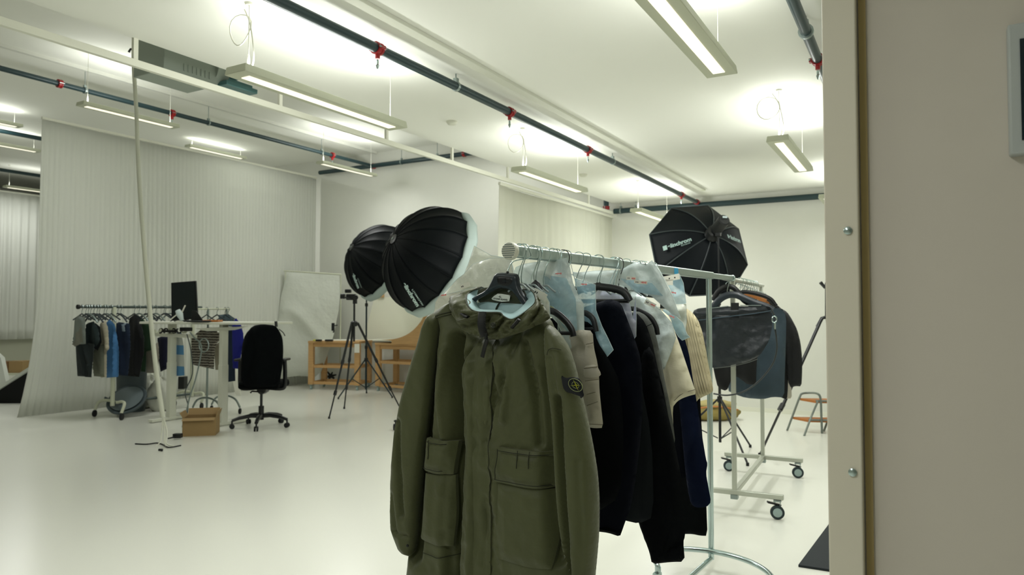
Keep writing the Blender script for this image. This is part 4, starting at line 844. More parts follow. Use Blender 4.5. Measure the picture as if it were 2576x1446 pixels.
M_lea = mat('black_leather', (18, 27, 33), 0.42, bump=(18, 0.7), bdist=0.008, var=0.35, vscale=7, spec=0.5)
M_lea2 = mat('black_cotton', (6, 9, 11), 0.8, bump=(60, 0.4))
M_den = mat('slate_denim', (50, 68, 80), 0.65, var=0.3, vscale=8, bump=(26, 0.6), bdist=0.006)
def g2(name, s, label, cat, pieces, group=None):
    pl = bplane(s); t = thing(name, label, cat, bw2(s, 0, 1.5), group)
    for nm, poly, m, T, fold, w0 in pieces: cloth(nm, pl, poly, m, t, T=T, D=0.06, res=0.018, fold=fold, w0=w0, back=0.8)
    return t, pl
t, pl = g2('leather_skirt', -0.24, 'glossy black leather skirt clipped flat to the first hanger of the rear rack', 'skirt', [
    ('panel', [(1742, 786), (1760, 780), (1800, 778), (1860, 786), (1925, 776), (1942, 782), (1943, 820), (1936, 855), (1916, 888), (1903, 900), (1880, 910), (1840, 919), (1795, 926), (1778, 920), (1766, 870), (1750, 830)], M_lea, 0.035, drape(0.03, 7, 3, 101, 0.004), 0.0),
    ('waistband', [(1742, 782), (1760, 774), (1845, 770), (1935, 770), (1942, 780), (1900, 790), (1840, 797), (1780, 802), (1748, 806)], M_lea, 0.03, drape(0.006, 7, 3, 102), 0.02)])
MB().tube(smooth_path([pl.P(a, b, 0.052) for a, b in ((1752, 806), (1800, 800), (1850, 794), (1900, 788), (1942, 781))], 5), 0.004, 6).build('piping', M_den, t)
MB().tube(smooth_path([pl.P(a, b, 0.04) for a, b in ((1797, 926), (1840, 921), (1880, 912), (1906, 903))], 5), 0.003, 6).build('hem_edge', M_grey, t)
def barm(s, label, arm, m, r, uc=None, group=None, hz=0.06):
    pl = bplane(s); t = thing('clothes_hanger', label, 'hanger', bw2(s, 0, ZB), group); uv = [pl.uv(a, b) for a, b in arm]
    MB().tube(smooth_path([pl.W(u, v) for u, v in uv], 5), r, 10, sq=(0.6, 1.35)).build('shoulder_bar', m, t)
    um = min(uv, key=lambda q: abs(q[0])); MB().tube(smooth_path([pl.W(um[0], um[1]), pl.W(um[0]*0.5, um[1]+0.03), pl.W(0.024, ZB-0.01), pl.W(0.018, ZB+0.02), pl.W(-0.01, ZB+0.024), pl.W(-0.022, ZB+0.004)], 4), 0.0028, 6).build('hook', M_chrome, t)
    return t, pl
t, pl = barm(-0.24, 'broad slate blue hanger at the near end of the rear rack', [(1788, 792), (1798, 768), (1812, 752), (1832, 742), (1852, 742), (1872, 750), (1900, 762), (1925, 770), (1944, 780)], M_hang, 0.018)
MB().box(pl.P(1849, 778, 0.03), (0.05, 0.02, 0.09), (bR, bd_, UP)).build('clip', M_black, t); MB().bar(pl.P(1780, 776, 0.03), pl.P(1832, 770, 0.03), 0.006, 0.006).build('clip_bar', M_galv, t); MB().bar(pl.P(1862, 768, 0.03), pl.P(1915, 768, 0.03), 0.006, 0.006).build('clip_bar', M_galv, t)
barm(-0.17, 'dark rounded hanger behind the slate blue one', [(1794, 756), (1806, 734), (1824, 722), (1842, 722), (1856, 734), (1872, 756), (1900, 770)], M_black, 0.014)
WH = 'wooden hangers bunched on the rear rack'
for k, s_ in enumerate((0.45, 0.62, 0.8, 0.98)):
    barm(s_, ORD[k]+' wooden hanger from the near end of the rear rack bunch', [(1866+k*6, 742+k*4), (1880+k*8, 738+k*3), (1900+k*8, 744+k*5), (1928+k*7, 756+k*6)], M_woodd, 0.013, group=WH)
for k, s_ in enumerate((0.3, 0.52, 0.7, 0.88, 1.05)):
    barm(s_, ORD[k]+' black hanger squeezed between the wooden ones on the rear rack', [(1850+k*8, 740+k*3), (1875+k*8, 734+k*4), (1915+k*6, 742+k*5), (1938+k*5, 752+k*8), (1948+k*5, 764+k*6)], M_black, 0.012, group='black hangers on the rear rack')
# bunch of steel clips and hooks above the hangers
for k in range(14):
    s_ = 0.3+k*0.06; pl = bplane(s_); u0 = -0.02+0.01*((k*5) % 3); tt = MB()
    c = pl.P(1856+k*5, 722+k*1.8, 0)
    pts = [c+bR*(0.024*math.cos(a))+UP*(0.03*math.sin(a)) for a in [2.4-k*0.1-j*0.5 for j in range(9)]]; pts.append(pts[-1]-UP*0.05)
    o = MB().tube(smooth_path(pts, 3), 0.003, 6).build('hanger_hook', M_galv, origin=c); tag(o, ORD[k]+' steel hanger hook along the tangle on top of the rear rack', 'hook', 'steel hooks tangled on the rear rack')
t, pl = g2('black_trousers', 0.3, 'black cotton trousers folded below the leather skirt', 'trousers', [
    ('leg', [(1790, 900), (1905, 890), (1903, 930), (1902, 966), (1882, 968), (1862, 952), (1846, 944), (1838, 960), (1828, 984), (1806, 976), (1797, 940)], M_lea2, 0.025, drape(0.02, 9, 3, 103), 0.0)])
t, pl = g2('denim_jacket', 0.55, 'slate blue denim coat hanging long at the middle of the rear rack', 'coat', [
    ('body', [(1835, 900), (1890, 800), (1930, 772), (1965, 776), (1978, 792), (1977, 870), (1974, 940), (1973, 1000), (1945, 998), (1920, 1004), (1876, 1001), (1845, 990), (1830, 982)], M_den, 0.03, drape(0.03, 9, 2, 104), 0.0)])
t, pl = g2('black_jacket', 0.95, 'plain black jacket with its sleeve hanging at the right side of the rear rack', 'jacket', [
    ('body', [(1880, 800), (1940, 762), (1968, 776), (1982, 800), (1984, 900), (1982, 980), (1980, 1004), (1972, 1003), (1900, 970)], M_lea2, 0.028, drape(0.02, 9, 1.6, 105), 0.0),
    ('sleeve', [(1962, 774), (1980, 784), (1993, 804), (2006, 830), (2014, 862), (2018, 900), (2018, 940), (2016, 972), (2000, 971), (1990, 976), (1982, 960), (1978, 880), (1970, 820)], M_lea2, 0.035, drape(0.014, 12, 2, 106), 0.02)])
t, pl = g2('cotton_top', 1.15, 'khaki cuff of a top peeking out under the black jacket', 'top', [
    ('cuff', [(1960, 900), (1986, 900), (1991, 975), (1992, 1002), (1976, 1003), (1962, 990)], M_bei, 0.02, drape(0.006, 12, 2, 107), 0.0)])
# shoulder strap with snap hooks
pl = bplane(-0.28)
t = thing('shoulder_strap', 'grey strap with metal snap hook looping down from the leather skirt', 'strap', pl.P(1945, 790, 0.06))
sp = [(1940, 778), (1948, 795), (1949, 820), (1953, 850), (1954, 880), (1946, 910), (1930, 935), (1905, 962), (1870, 985), (1830, 994), (1795, 990)]
MB().tube(smooth_path([pl.P(a, b, 0.05) for a, b in sp], 6), 0.009, 8, sq=(1, 0.6)).build('strap', mat('strap_webbing', (40, 46, 46), 0.6), t)
MB().tube([pl.P(1948+6*math.cos(a), 803+8*math.sin(a), 0.09) for a in [k*math.pi/6 for k in range(12)]], 0.004, 6, closed=True).build('snap_hook', M_chrome, t)
MB().tube([pl.P(1949, 812, 0.09), pl.P(1949, 828, 0.09)], 0.007, 8).build('swivel', M_chrome, t)
# ================================================================= octagonal softbox on stand
M_sb = mat('softbox_fabric', (8, 14, 18), 0.65, spec=0.15, bump=(8, 0.3), bdist=0.01)
M_sbr = mat('softbox_rib', (36, 46, 48), 0.5); M_print = mat('white_print', (150, 176, 170), 0.6)
ZO = 7.4
hub = at_d(1790, 592, ZO)
front = [(1690, 525), (1781, 516), (1856, 573), (1878, 663), (1836, 738), (1734, 745), (1655, 690), (1635, 593)]
# axis: from hub away from the camera, down and left
cF = Vector((0, 0, 0)); 
ctr0 = at_d(1757, 632, ZO+0.30); ax = (ctr0-hub).normalized()
def oct_pt(px, py):
    r = ray(px, py); t_ = (ctr0-EYE).dot(ax)/r.dot(ax); return EYE+r*t_
FV = [oct_pt(*q) for q in front]; oc = sum(FV, Vector((0, 0, 0)))/8
# regularise: true octagon in the front plane
e1 = (FV[0]-oc); e1 = (e1-ax*e1.dot(ax)).normalized(); e2 = ax.cross(e1); RO = sum((p-oc).length for p in FV)/8
sgn = 1 if e2.dot(FV[1]-oc) > 0 else -1
FV = [FV[k]*0.75+(oc+(e1*math.cos(k*math.pi/4)+e2*sgn*math.sin(k*math.pi/4))*RO)*0.25 for k in range(8)]
sb = thing('octagonal_softbox', 'large black octagonal softbox seen from behind over the rear rack', 'softbox', hub)
def sbp(k, t_, mid=None):
    """rib k (may be fractional), t 0 hub .. 1 rim; ribs bow outward"""
    i = int(math.floor(k)) % 8; f = k-math.floor(k); a = FV[i].lerp(FV[(i+1) % 8], f); h0 = hub + (a-oc)*0.14
    base = h0.lerp(a, t_); bow = 0.05*math.sin(math.pi*t_**0.85)*(1-0.32*math.sin(math.pi*f))
    rad = (a-oc).normalized(); return base + (rad*0.75-ax*0.9)*bow
for k in range(8):
    MB().grid(lambda u, v: sbp(k+u*0.9999, v), 8, 12).build('panel', M_sb, sb, angle=180, solid=0.003)
    MB().tube([sbp(k, v/12)-ax*0.004 for v in range(13)], 0.0065, 6).build('rib', M_sbr, sb)
MB().tube([sbp(k/3, 1.0) for k in range(24)], 0.008, 6, closed=True).build('rim', M_sbr, sb)
MB().grid(lambda u, v: oc.lerp(FV[int(u*8) % 8].lerp(FV[(int(u*8)+1) % 8], u*8-int(u*8)), v)+ax*0.01, 64, 1).build('front_diffuser', M_paper, sb, angle=0)
MB().lathe(hub-ax*0.10, ax, [(0.05, 0), (0.075, 0.02), (0.078, 0.10), (0.085, 0.11), (0.085, 0.14)], 28).build('speed_ring', M_black, sb)
for k in range(3):
    d0 = hub-ax*0.1+RIGHT*(0.02*k-0.03)+UP*(0.03-0.012*k); MB().lathe(d0, -ax, [(0.007, 0), (0.007, 0.006)], 10).build('knob', M_galv, sb)
def panel_text(k0, k1, t0, t1, flip=False):
    def f(a, b):
        u = 0.5+a; return None
    return f
def txt_panel(kc, tc, body, size, rot, bold=0.0, dk=0.4):
    """lettering printed on the softbox cloth; local axes are the panel's own tangents"""
    c = sbp(kc, tc); eu = (sbp(kc+0.02, tc)-sbp(kc-0.02, tc)).normalized(); ev = (sbp(kc, tc+0.02)-sbp(kc, tc-0.02)).normalized(); nn = eu.cross(ev)
    if nn.dot(ax) > 0: nn = -nn
    ev = (ev-eu*ev.dot(eu)).normalized(); ca, sa = math.cos(rot), math.sin(rot)
    return c, eu, ev, nn
def flat_text(pos_px, end_px, depth_pt, body, height, bold, parent, normal, off=0.012):
    def hit(px, py):
        r = ray(px, py); t_ = (depth_pt-EYE).dot(normal)/r.dot(normal); return EYE+r*t_
    p, q = hit(*pos_px), hit(*end_px); X = (q-p); Ln = X.length; X.normalize(); Y = normal.cross(X)
    if Y.z < 0: Y = -Y
    vs, fs = text_mesh(body, 1.0, bold); xs = [v[0] for v in vs]; x0, x1 = min(xs), max(xs); sc = Ln/(x1-x0); mb = MB()
    mb.add([p+X*((a-x0)*sc)+Y*(b*sc*height)-normal*off for a, b in vs], fs); return mb.build('lettering', M_print, parent, angle=0), p, X, Y, Ln
c7 = sbp(6.5, 0.52); n7 = (sbp(6.55, 0.5)-sbp(6.45, 0.5)).cross(sbp(6.5, 0.6)-sbp(6.5, 0.4)).normalized(); n7 = n7 if n7.dot(ax) > 0 else -n7
_, p, X, Y, Ln = flat_text((1682, 624), (1741, 604), c7, 'elinchrom', 1.0, 0.03, sb, n7, 0.03)
MB().add([p-X*0.052+Y*0.026-n7*0.03, p-X*0.008+Y*0.026-n7*0.03, p-X*0.008-Y*0.026-n7*0.03, p-X*0.052-Y*0.026-n7*0.03], [(0, 1, 2, 3)]).build('logo_square', M_print, sb, angle=0)
flat_text((1716, 621), (1739, 613), c7, 'ROTALUX', 1.0, 0.0, sb, n7, 0.03)
c3 = sbp(2.5, 0.6); n3 = (sbp(2.55, 0.5)-sbp(2.45, 0.5)).cross(sbp(2.5, 0.6)-sbp(2.5, 0.4)).normalized(); n3 = n3 if n3.dot(ax) > 0 else -n3
_, p, X, Y, Ln = flat_text((1828, 598), (1856, 609), c3, 'elinchrom', 1.0, 0.03, sb, n3, 0.03)
MB().add([p-X*0.04+Y*0.02-n3*0.03, p-X*0.006+Y*0.02-n3*0.03, p-X*0.006-Y*0.02-n3*0.03, p-X*0.04-Y*0.02-n3*0.03], [(0, 1, 2, 3)]).build('logo_square', M_print, sb, angle=0)
# its light head and stand
lh = thing('studio_light', 'black flash head plugged into the back of the octagonal softbox', 'studio light', hub-ax*0.2)
MB().tube([hub-ax*0.10, hub-ax*0.12, hub-ax*0.30, hub-ax*0.31], [0.045, 0.062, 0.062, 0.05], 20).build('head', M_black, lh)
MB().box(hub-ax*0.311+UP*0.02, (0.02, 0.05, 0.02), (ax, ax.cross(UP).normalized(), UP)).build('dial', M_galv, lh)
foot = at_d(1800, 1040, ZO-0.15); foot.z = 0; hb = hub-ax*0.16
def stand(t, base, top, spread, r=0.014, hgt=0.55, rot=0.0, m=None, feet=None, secs=3):
    m = m or M_blackm; base = Vector((base.x, base.y, 0)); tp = Vector((base.x, base.y, top))
    for k in range(secs):
        z0, z1 = 0.12+(top-0.12)*k/secs, 0.12+(top-0.12)*(k+1)/secs
        c = MB().tube([(base.x, base.y, z0), (base.x, base.y, z1)], r*(1-0.16*k), 12).build('pole', m, t)
        if k < secs-1: MB().tube([(base.x, base.y, z1-0.03), (base.x, base.y, z1+0.025)], r*1.5, 12).build('collar', M_black, t)
    for k in range(3):
        a = rot+k*2*math.pi/3; d = Vector((math.cos(a), math.sin(a), 0)); f = base+d*spread
        MB().tube([base+UP*hgt+d*0.02, f+UP*0.02], r*0.7, 8).build('leg', m, t)
        MB().tube([base+UP*0.16+d*0.02, base.lerp(f, 0.5)+UP*(hgt*0.5)], r*0.45, 6).build('brace', m, t)
        MB().lathe(f, (0, 0, 1), [(0.014, 0), (0.014, 0.03)], 10).build('rubber_foot', M_rubber, t)
    MB().tube([(base.x, base.y, hgt-0.03), (base.x, base.y, hgt+0.03)], r*1.8, 12).build('leg_collar', M_black, t)
t = thing('light_stand', 'black light stand carrying the octagonal softbox, legs seen behind the front rack post', 'light stand', foot)
st_base = Vector((hb.x, hb.y, 0)); stand(t, st_base, hb.z-0.06, 0.55, rot=math.radians(70))
MB().box(Vector((hb.x, hb.y, hb.z-0.05)), (0.05, 0.05, 0.08)).build('bracket', M_black, t)
# boom stand at the partition edge
M_boom = mat('boom_black', (10, 14, 17), 0.4)
ZS = 6.9
def bo(px, py, d=ZS): return at_d(px, py, d)
t = thing('boom_stand', 'black angled boom stand partly hidden by the near partition', 'light stand', bo(2078, 800))
MB().tube([bo(2078, 712), bo(2078, 800)], 0.010, 10).build('upper_arm', M_boom, t); MB().tube([bo(2064, 710), bo(2074, 722), bo(2080, 712)], 0.018, 8).build('clamp_head', M_boom, t)
MB().tube([bo(2077, 798), bo(2068, 800), bo(2056, 822)], 0.017, 10).build('joint', M_boom, t)
MB().tube([bo(2062, 812), bo(2016, 915, ZS-0.1), bo(1965, 1030, ZS-0.25)], 0.016, 10).build('boom', M_boom, t)
q = on_z(1912, 1143, 0.02); MB().tube([bo(1968, 1022, ZS-0.22), q], 0.011, 10).build('boom', M_boom, t); MB().tube([bo(1961, 1032, ZS-0.24), bo(1970, 1016, ZS-0.22)], 0.024, 8).build('grip', M_boom, t)
MB().lathe(Vector((q.x, q.y, 0)), (0, 0, 1), [(0.022, 0), (0.018, 0.035)], 12).build('rubber_foot', M_rubber, t)
qq = on_z(2120, 1060, 0.0); MB().tube([bo(2079, 800), (qq.x, qq.y, 0.0)], 0.009, 8).build('rear_leg', M_boom, t)
# step ladder
zf = on_z(2022, 1092, 0); dL = (zf-EYE).dot(FWD)
def sl2(px, py, d): return at_d(px, py, d)
t = thing('step_ladder', 'small folding step stool with grey tube frame and wooden treads by the partition', 'step ladder', zf)
fl, fr, bl, br = on_z(1980, 1083, 0), on_z(2023, 1096, 0), on_z(2068, 1090, 0), on_z(2130, 1100, 0)
dA = (fl-EYE).dot(FWD); M_tube = mat('ladder_tube', (120, 128, 122), 0.4, metal=0.4)
topL = at_d(2018, 990, dA); topR = at_d(2056, 990, (bl-EYE).dot(FWD))
MB().tube(smooth_path([fl, at_d(1996, 1040, dA), at_d(2012, 998, dA), topL, at_d(2036, 988, dA), topR, at_d(2064, 1002, (bl-EYE).dot(FWD)), at_d(2066, 1040, (bl-EYE).dot(FWD)), bl], 4), 0.013, 8).build('side_frame', M_tube, t)
MB().tube(smooth_path([fr, at_d(2040, 1050, dL), at_d(2058, 1008, dL)], 4), 0.012, 8).build('rear_leg', M_tube, t)
off = RIGHT*0.42-FWD*0.05
MB().tube(smooth_path([fl+off, at_d(1996, 1040, dA)+off, at_d(2012, 998, dA)+off, topL+off, topR+off, bl+off], 4), 0.013, 8).build('side_frame', M_tube, t)
MB().tube([fr+off, at_d(2058, 1008, dL)+off], 0.012, 8).build('rear_leg', M_tube, t)
for (ax_, ay, bx, by) in ((2012, 1001, 2052, 1008), (1994, 1048, 2034, 1056)):
    a, b = at_d(ax_, ay, dA), at_d(bx, by, dL+0.1); MB().prism([a, b, b+off, a+off], (0, 0, -0.028)).build('tread', M_woodd, t, bevel=0.003)
    MB().tube([b, b+off], 0.012, 8).build('cross_tube', M_tube, t)
# rolled bag on the floor
p = on_z(1790, 1055, 0); t = thing('duffel_bag', 'olive yellow folded bag lying on the floor behind the front rack', 'bag', p)
M_duf = mat('khaki_cloth', (138, 124, 66), 0.85, var=0.2, bump=(20, 0.5), bdist=0.01)
def blob(c, rx, ry, rz, X=RIGHT, Y=FWD, seed=0):
    mb = MB(); nu, nv = 28, 14
    def fn(u, v):
        a = u*2*math.pi; b = (v-0.5)*math.pi; r_ = 1+0.10*math.sin(a*3+seed)*math.cos(b*2)+0.05*math.sin(a*7+b*5)
        z = math.sin(b); z = max(z, -0.75)
        return Vector(c)+(X*rx*math.cos(a)*math.cos(b)+Y*ry*math.sin(a)*math.cos(b))*r_+UP*rz*z*r_
    return mb.grid(fn, nu, nv)
blob(p+UP*0.085, 0.36, 0.2, 0.11, seed=1).build('body', M_duf, t, angle=180)
blob(p+UP*0.2+RIGHT*0.05, 0.26, 0.16, 0.06, seed=2).build('flap', mat('khaki_cloth_light', (164, 152, 100), 0.85), t, angle=180)
MB().tube(smooth_path([p+UP*0.16-RIGHT*0.3-FWD*0.17, p+UP*0.2-FWD*0.22, p+UP*0.15+RIGHT*0.3-FWD*0.16], 6), 0.01, 8).build('handle', M_woodd, t)
# ================================================================= deep round softboxes
M_dome = mat('dome_fabric', (6, 11, 14), 0.6, bump=(6, 0.3), bdist=0.01, spec=0.14)
M_dif = mat('diffuser_cloth', (196, 212, 208), 0.8, transl=0.3)
def dome(cpx, z, R, label, txt, rest, pole_px):
    c = at_d(cpx[0], cpx[1], z); D = R*0.85
    ax_ = (RIGHT*(-0.735)+UP*0.40-FWD*0.545).normalized(); apex = c+ax_*D
    e1_ = ax_.cross(UP).normalized(); e2_ = ax_.cross(e1_)
    t = thing('deep_softbox', label, 'softbox', c)
    N = 16
    def sp_(a, th, k=1.0):  # a angle, th 0 apex..pi/2 rim
        return c + (e1_*math.cos(a)+e2_*math.sin(a))*(R*k*math.sin(th)) + ax_*(D*k*math.cos(th))
    for i in range(N):
        a0, a1 = 2*math.pi*i/N, 2*math.pi*(i+1)/N
        def fn(u, v):
            th = 0.04+(math.pi/2-0.04)*v; p = sp_(a0, th).lerp(sp_(a1, th), u); return p + (p-c).normalized()*(-0.018*math.sin(math.pi*u)*math.sin(th))
        MB().grid(fn, 6, 14).build('panel', M_dome, t, angle=180, solid=0.002)
        MB().tube([sp_(a0, 0.04+(math.pi/2-0.04)*v/14, 1.003) for v in range(15)], 0.004, 5).build('rib', M_dome, t)
    def sk(u, v):
        k = u*N; i = int(k) % N; f = k-int(k); a0, a1 = 2*math.pi*i/N, 2*math.pi*(i+1)/N; r_ = R*(1.0+0.055*math.sin(v*math.pi*0.75)); p0 = c+(e1_*math.cos(a0)+e2_*math.sin(a0))*r_; p1 = c+(e1_*math.cos(a1)+e2_*math.sin(a1))*r_
        return p0.lerp(p1, f)-ax_*(0.15*R*v*1.3)
    MB().grid(sk, N*3, 5).build('diffuser_skirt', M_dif, t, angle=60, solid=0.002)
    MB().grid(lambda u, v: c.lerp(sk(u, 1.0)+ax_*0.0, 1-v)-ax_*(0.15*R*1.3*v), N*3, 3).build('front_diffuser', M_dif, t, angle=180)
    MB().lathe(apex-ax_*0.01, ax_, [(0.06, 0), (0.06, 0.015), (0.03, 0.02)], 20).build('apex_cap', M_black, t)
    MB().lathe(apex+ax_*0.006, ax_, [(0.012, 0), (0.012, 0.014)], 12).build('rivet', M_galv, t)
    def hit(px, py, k=1.012):
        r = ray(px, py); o = EYE-c; f = lambda v: Vector((v.dot(e1_)/(R*k), v.dot(e2_)/(R*k), v.dot(ax_)/(D*k)))
        O, Dd = f(o), f(r); A = Dd.dot(Dd); B = 2*O.dot(Dd); Cc = O.dot(O)-1; q = B*B-4*A*Cc
        return EYE+r*((-B-math.sqrt(max(q, 0)))/(2*A))
    for body, (x0, y0), (x1, y1), hgt, bold in txt:
        vs, fs = text_mesh(body, 1.0, bold); xs = [v[0] for v in vs]; m0, m1 = min(xs), max(xs); L_ = math.hypot(x1-x0, y1-y0); sc = L_/(m1-m0); dx, dy = (x1-x0)/L_, (y1-y0)/L_
        mb = MB(); mb.add([hit(x0+dx*(a-m0)*sc+dy*b*hgt, y0+dy*(a-m0)*sc-dx*b*hgt) for a, b in vs], fs); mb.build('lettering', M_print2, t, angle=0)
    base = at_d(pole_px[0], 900, z+0.05); top = at_d(pole_px[0], pole_px[1], z+0.05).z
    return t, base, top
M_print2 = mat('white_print_bright', (184, 206, 202), 0.6)
t1, b1, tp1 = dome((1088, 655), 8.3, 0.645, 'largest black deep round softbox with pale diffuser rim, left of the front rack', [('elinchrom', (1016, 712), (1052, 770), 13, 0.05), ('LITEMOTIV', (1037, 728), (1064, 769), 5, 0.02)], 0, (1112, 640))
t2, b2, tp2 = dome((955, 659), 12.0, 0.645, 'smaller looking black deep round softbox behind the largest one', [('elinchrom', (888, 688), (902, 725), 9, 0.05), ('LITEMOTIV', (900, 700), (909, 724), 3.5, 0.0)], 0, (921, 660))
s1 = thing('light_stand', 'black light stand with a wheeled foot peeping out beside the parka sleeve', 'light stand', (b1.x, b1.y, 0))
for k, (z0, z1) in enumerate(((0.1, 0.9), (0.9, 1.5), (1.5, tp1))): MB().tube([(b1.x, b1.y, z0), (b1.x, b1.y, z1)], 0.018-0.003*k, 12).build('pole', M_blackm, s1)
f0 = on_z(992, 1082, 0)
for f in (f0, b1*1.0+Vector((0.5, 0.35, 0)), b1*1.0+Vector((0.3, -0.5, 0))):
    f = Vector((f.x, f.y, 0)); MB().tube([(b1.x, b1.y, 0.28), f+UP*0.11], 0.012, 8).build('leg', M_blackm, s1)
    MB().lathe(f+UP*0.04-RIGHT*0.012, RIGHT, [(0.03, 0), (0.04, 0.003), (0.04, 0.022), (0.03, 0.025)], 16).build('wheel', M_black, s1); MB().tube([f+UP*0.04+RIGHT*0.02, f+UP*0.10+RIGHT*0.015, f+UP*0.12], 0.011, 8).build('caster_fork', M_black, s1)
MB().tube([c_ for c_ in (Vector((b1.x, b1.y, tp1)), Vector((b1.x, b1.y, tp1))-FWD*0.12)], 0.05, 16).build('flash_head', M_black, s1)
s2 = thing('light_stand', 'thin dark light stand behind the camera tripod, under the smaller round softbox', 'light stand', (b2.x, b2.y, 0))
M_st2 = mat('stand_teal_black', (22, 42, 48), 0.4, metal=0.3)
stand(s2, b2, tp2, 0.5, r=0.017, hgt=0.62, rot=math.radians(10), m=M_st2)
# ================================================================= camera on tripod
ap = at_d(891, 812, 10.05); feet = [on_z(828, 1053, 0), on_z(866, 1028, 0), on_z(1009, 1033, 0)]
t = thing('tripod', 'black photo tripod with spread legs in front of the wooden tables', 'tripod', (ap.x, ap.y, 0))
for i, f in enumerate(feet):
    a0 = ap+(f-Vector((ap.x, ap.y, 0))).normalized()*0.05
    l1, l2 = a0.lerp(f, 0.42), a0.lerp(f, 0.74)
    lg = MB().tube([a0, l1], 0.017, 10).tube([l1, l2], 0.0135, 10).tube([l2, f+UP*0.012], 0.010, 10).build('leg', M_blackm, t)
    for q in (l1, l2): MB().tube([q-(f-a0).normalized()*0.03, q+(f-a0).normalized()*0.03], 0.022, 10).build('leg_lock', M_black, lg)
    MB().lathe(f, (0, 0, 1), [(0.016, 0), (0.012, 0.03)], 10).build('rubber_foot', M_rubber, lg)
MB().tube([ap-UP*0.26, ap+UP*0.30], 0.014, 12).build('center_column', M_blackm, t)
MB().lathe(ap-UP*0.05, (0, 0, 1), [(0.035, 0), (0.05, 0.02), (0.05, 0.06), (0.025, 0.08)], 16).build('shoulder', M_black, t)
MB().tube([at_d(893, 764, 10.05), at_d(893, 752, 10.05)], 0.032, 12).tube([at_d(888, 752, 10.05), at_d(866, 748, 9.9)], 0.010, 8).build('tripod_head', M_black, t)
cz = at_d(879, 739, 10.05)
t = thing('camera', 'black photo camera mounted on the tripod', 'camera', cz)
MB().box(at_d(884, 747, 10.05), (0.14, 0.075, 0.085), (RIGHT, FWD, UP)).build('body', M_black, t, bevel=0.012)
MB().box(at_d(876, 732, 10.05), (0.085, 0.07, 0.05), (RIGHT, FWD, UP)).build('viewfinder', M_black, t, bevel=0.01)
MB().lathe(at_d(868, 745, 10.05), -RIGHT, [(0.036, 0), (0.038, 0.02), (0.034, 0.04), (0.038, 0.055), (0.038, 0.06)], 20).build('lens', M_black, t)
MB().lathe(at_d(896, 748, 10.0), -FWD, [(0.03, 0), (0.034, 0.02), (0.03, 0.03)], 16).build('grip', M_black, t)
# clamp on the backdrop edge
pz = at_d(838, 822, 12.8); t = thing('spring_clamp', 'black clamp hanging at the edge of the grey backdrop', 'clamp', pz)
MB().box(pz, (0.05, 0.05, 0.14), (RIGHT, FWD, UP)).build('jaw', M_black, t, bevel=0.008); MB().tube([pz+UP*0.02, pz+RIGHT*0.08+UP*0.03], 0.009, 8).build('handle', M_blackm, t); MB().tube([pz-UP*0.06, pz-UP*0.07+RIGHT*0.02, pz-UP*0.1], 0.012, 8).build('screw', M_blackm, t)
# ================================================================= wooden tables and product sweep
def beam(p, q, wd, ht, nm, par, m=M_wood): return MB().bar(p, q, wd, ht).build(nm, m, par, bevel=0.004)
def table(label, pL, pR, dep, h, rails=(0.12, 0.42), wdt=0.10, th=0.04):
    d = (pR-pL); d.z = 0; L_ = d.length; d.normalize(); b = Vector((-d.y, d.x, 0)); b = b if b.dot(FWD) > 0 else -b
    t = thing('wooden_table', label, 'table', (pL+pR)/2)
    MB().box((pL+pR)/2+b*dep/2+UP*(h-th/2), (L_+wdt, dep+wdt, th), (d, b, UP)).build('tabletop', M_wood, t, bevel=0.004)
    for a in (pL, pR, pL+b*dep, pR+b*dep):
        MB().box(a+UP*((h-th)/2+0.045), (wdt, 0.07, h-th-0.09), (d, b, UP)).build('leg', M_wood, t, bevel=0.004)
        MB().lathe(a+UP*0.035-d*0.015, d, [(0.02, 0), (0.035, 0.004), (0.035, 0.026), (0.02, 0.03)], 14).build('wheel', M_hub, t)
        MB().box(a+UP*0.078, (0.05, 0.05, 0.02), (d, b, UP)).build('wheel_plate', M_galv, t)
    for z in rails:
        beam(pL+UP*z, pR+UP*z, 0.03, 0.05, 'rail', t); beam(pL+b*dep+UP*z, pR+b*dep+UP*z, 0.03, 0.05, 'rail', t)
        beam(pL+UP*z, pL+b*dep+UP*z, 0.03, 0.05, 'rail', t); beam(pR+UP*z, pR+b*dep+UP*z, 0.03, 0.05, 'rail', t)
    beam(pL+UP*(h-0.075), pR+UP*(h-0.075), 0.03, 0.07, 'apron', t)
    return t, d, b
pL, pR = on_z(783, 979, 0), on_z(899, 982, 0)
hT = at_d(840, 857, (pL-EYE).dot(FWD)).z
tA, dA_, bA = table('low wooden workbench on casters in front of the grey backdrop', pL, pR, 0.5, hT)
YT = 10.0
pL2, pR2 = on_Y(952, 970, YT), on_Y(1092, 970, YT); pL2.z = pR2.z = 0; hT2 = on_Y(960, 862, YT).z
tB, dB_, bB = table('wooden table carrying the curved white product sweep', pL2, pR2, 0.5, hT2, rails=(0.10, 0.52))
M_swp = mat('sweep_sheet', (226, 226, 208), 0.5)
zt_ = (pL2-EYE).dot(FWD)
cu = [(908, 855), (940, 855), (975, 854), (1000, 851), (1022, 843), (1040, 831), (1056, 814), (1066, 798), (1076, 770), (1084, 735)]
C3 = [on_Y(a, b, YT-0.05) for a, b in cu]; C3 = smooth_path(C3, 5)
sw = thing('product_sweep', 'curved white sheet rising from the wooden table in a plywood side frame', 'photo sweep', C3[0])
n = len(C3); bd2 = Vector((0, 0.52, 0))
MB().add([p for p in C3]+[p+bd2 for p in C3], [(i, i+1, n+i+1, n+i) for i in range(n-1)]).build('sheet', M_swp, sw, angle=180, solid=0.004)
und = [(1092, 735), (1092, 866), (985, 866), (985, 857)]
up_ = [p for p in C3 if True][8:]
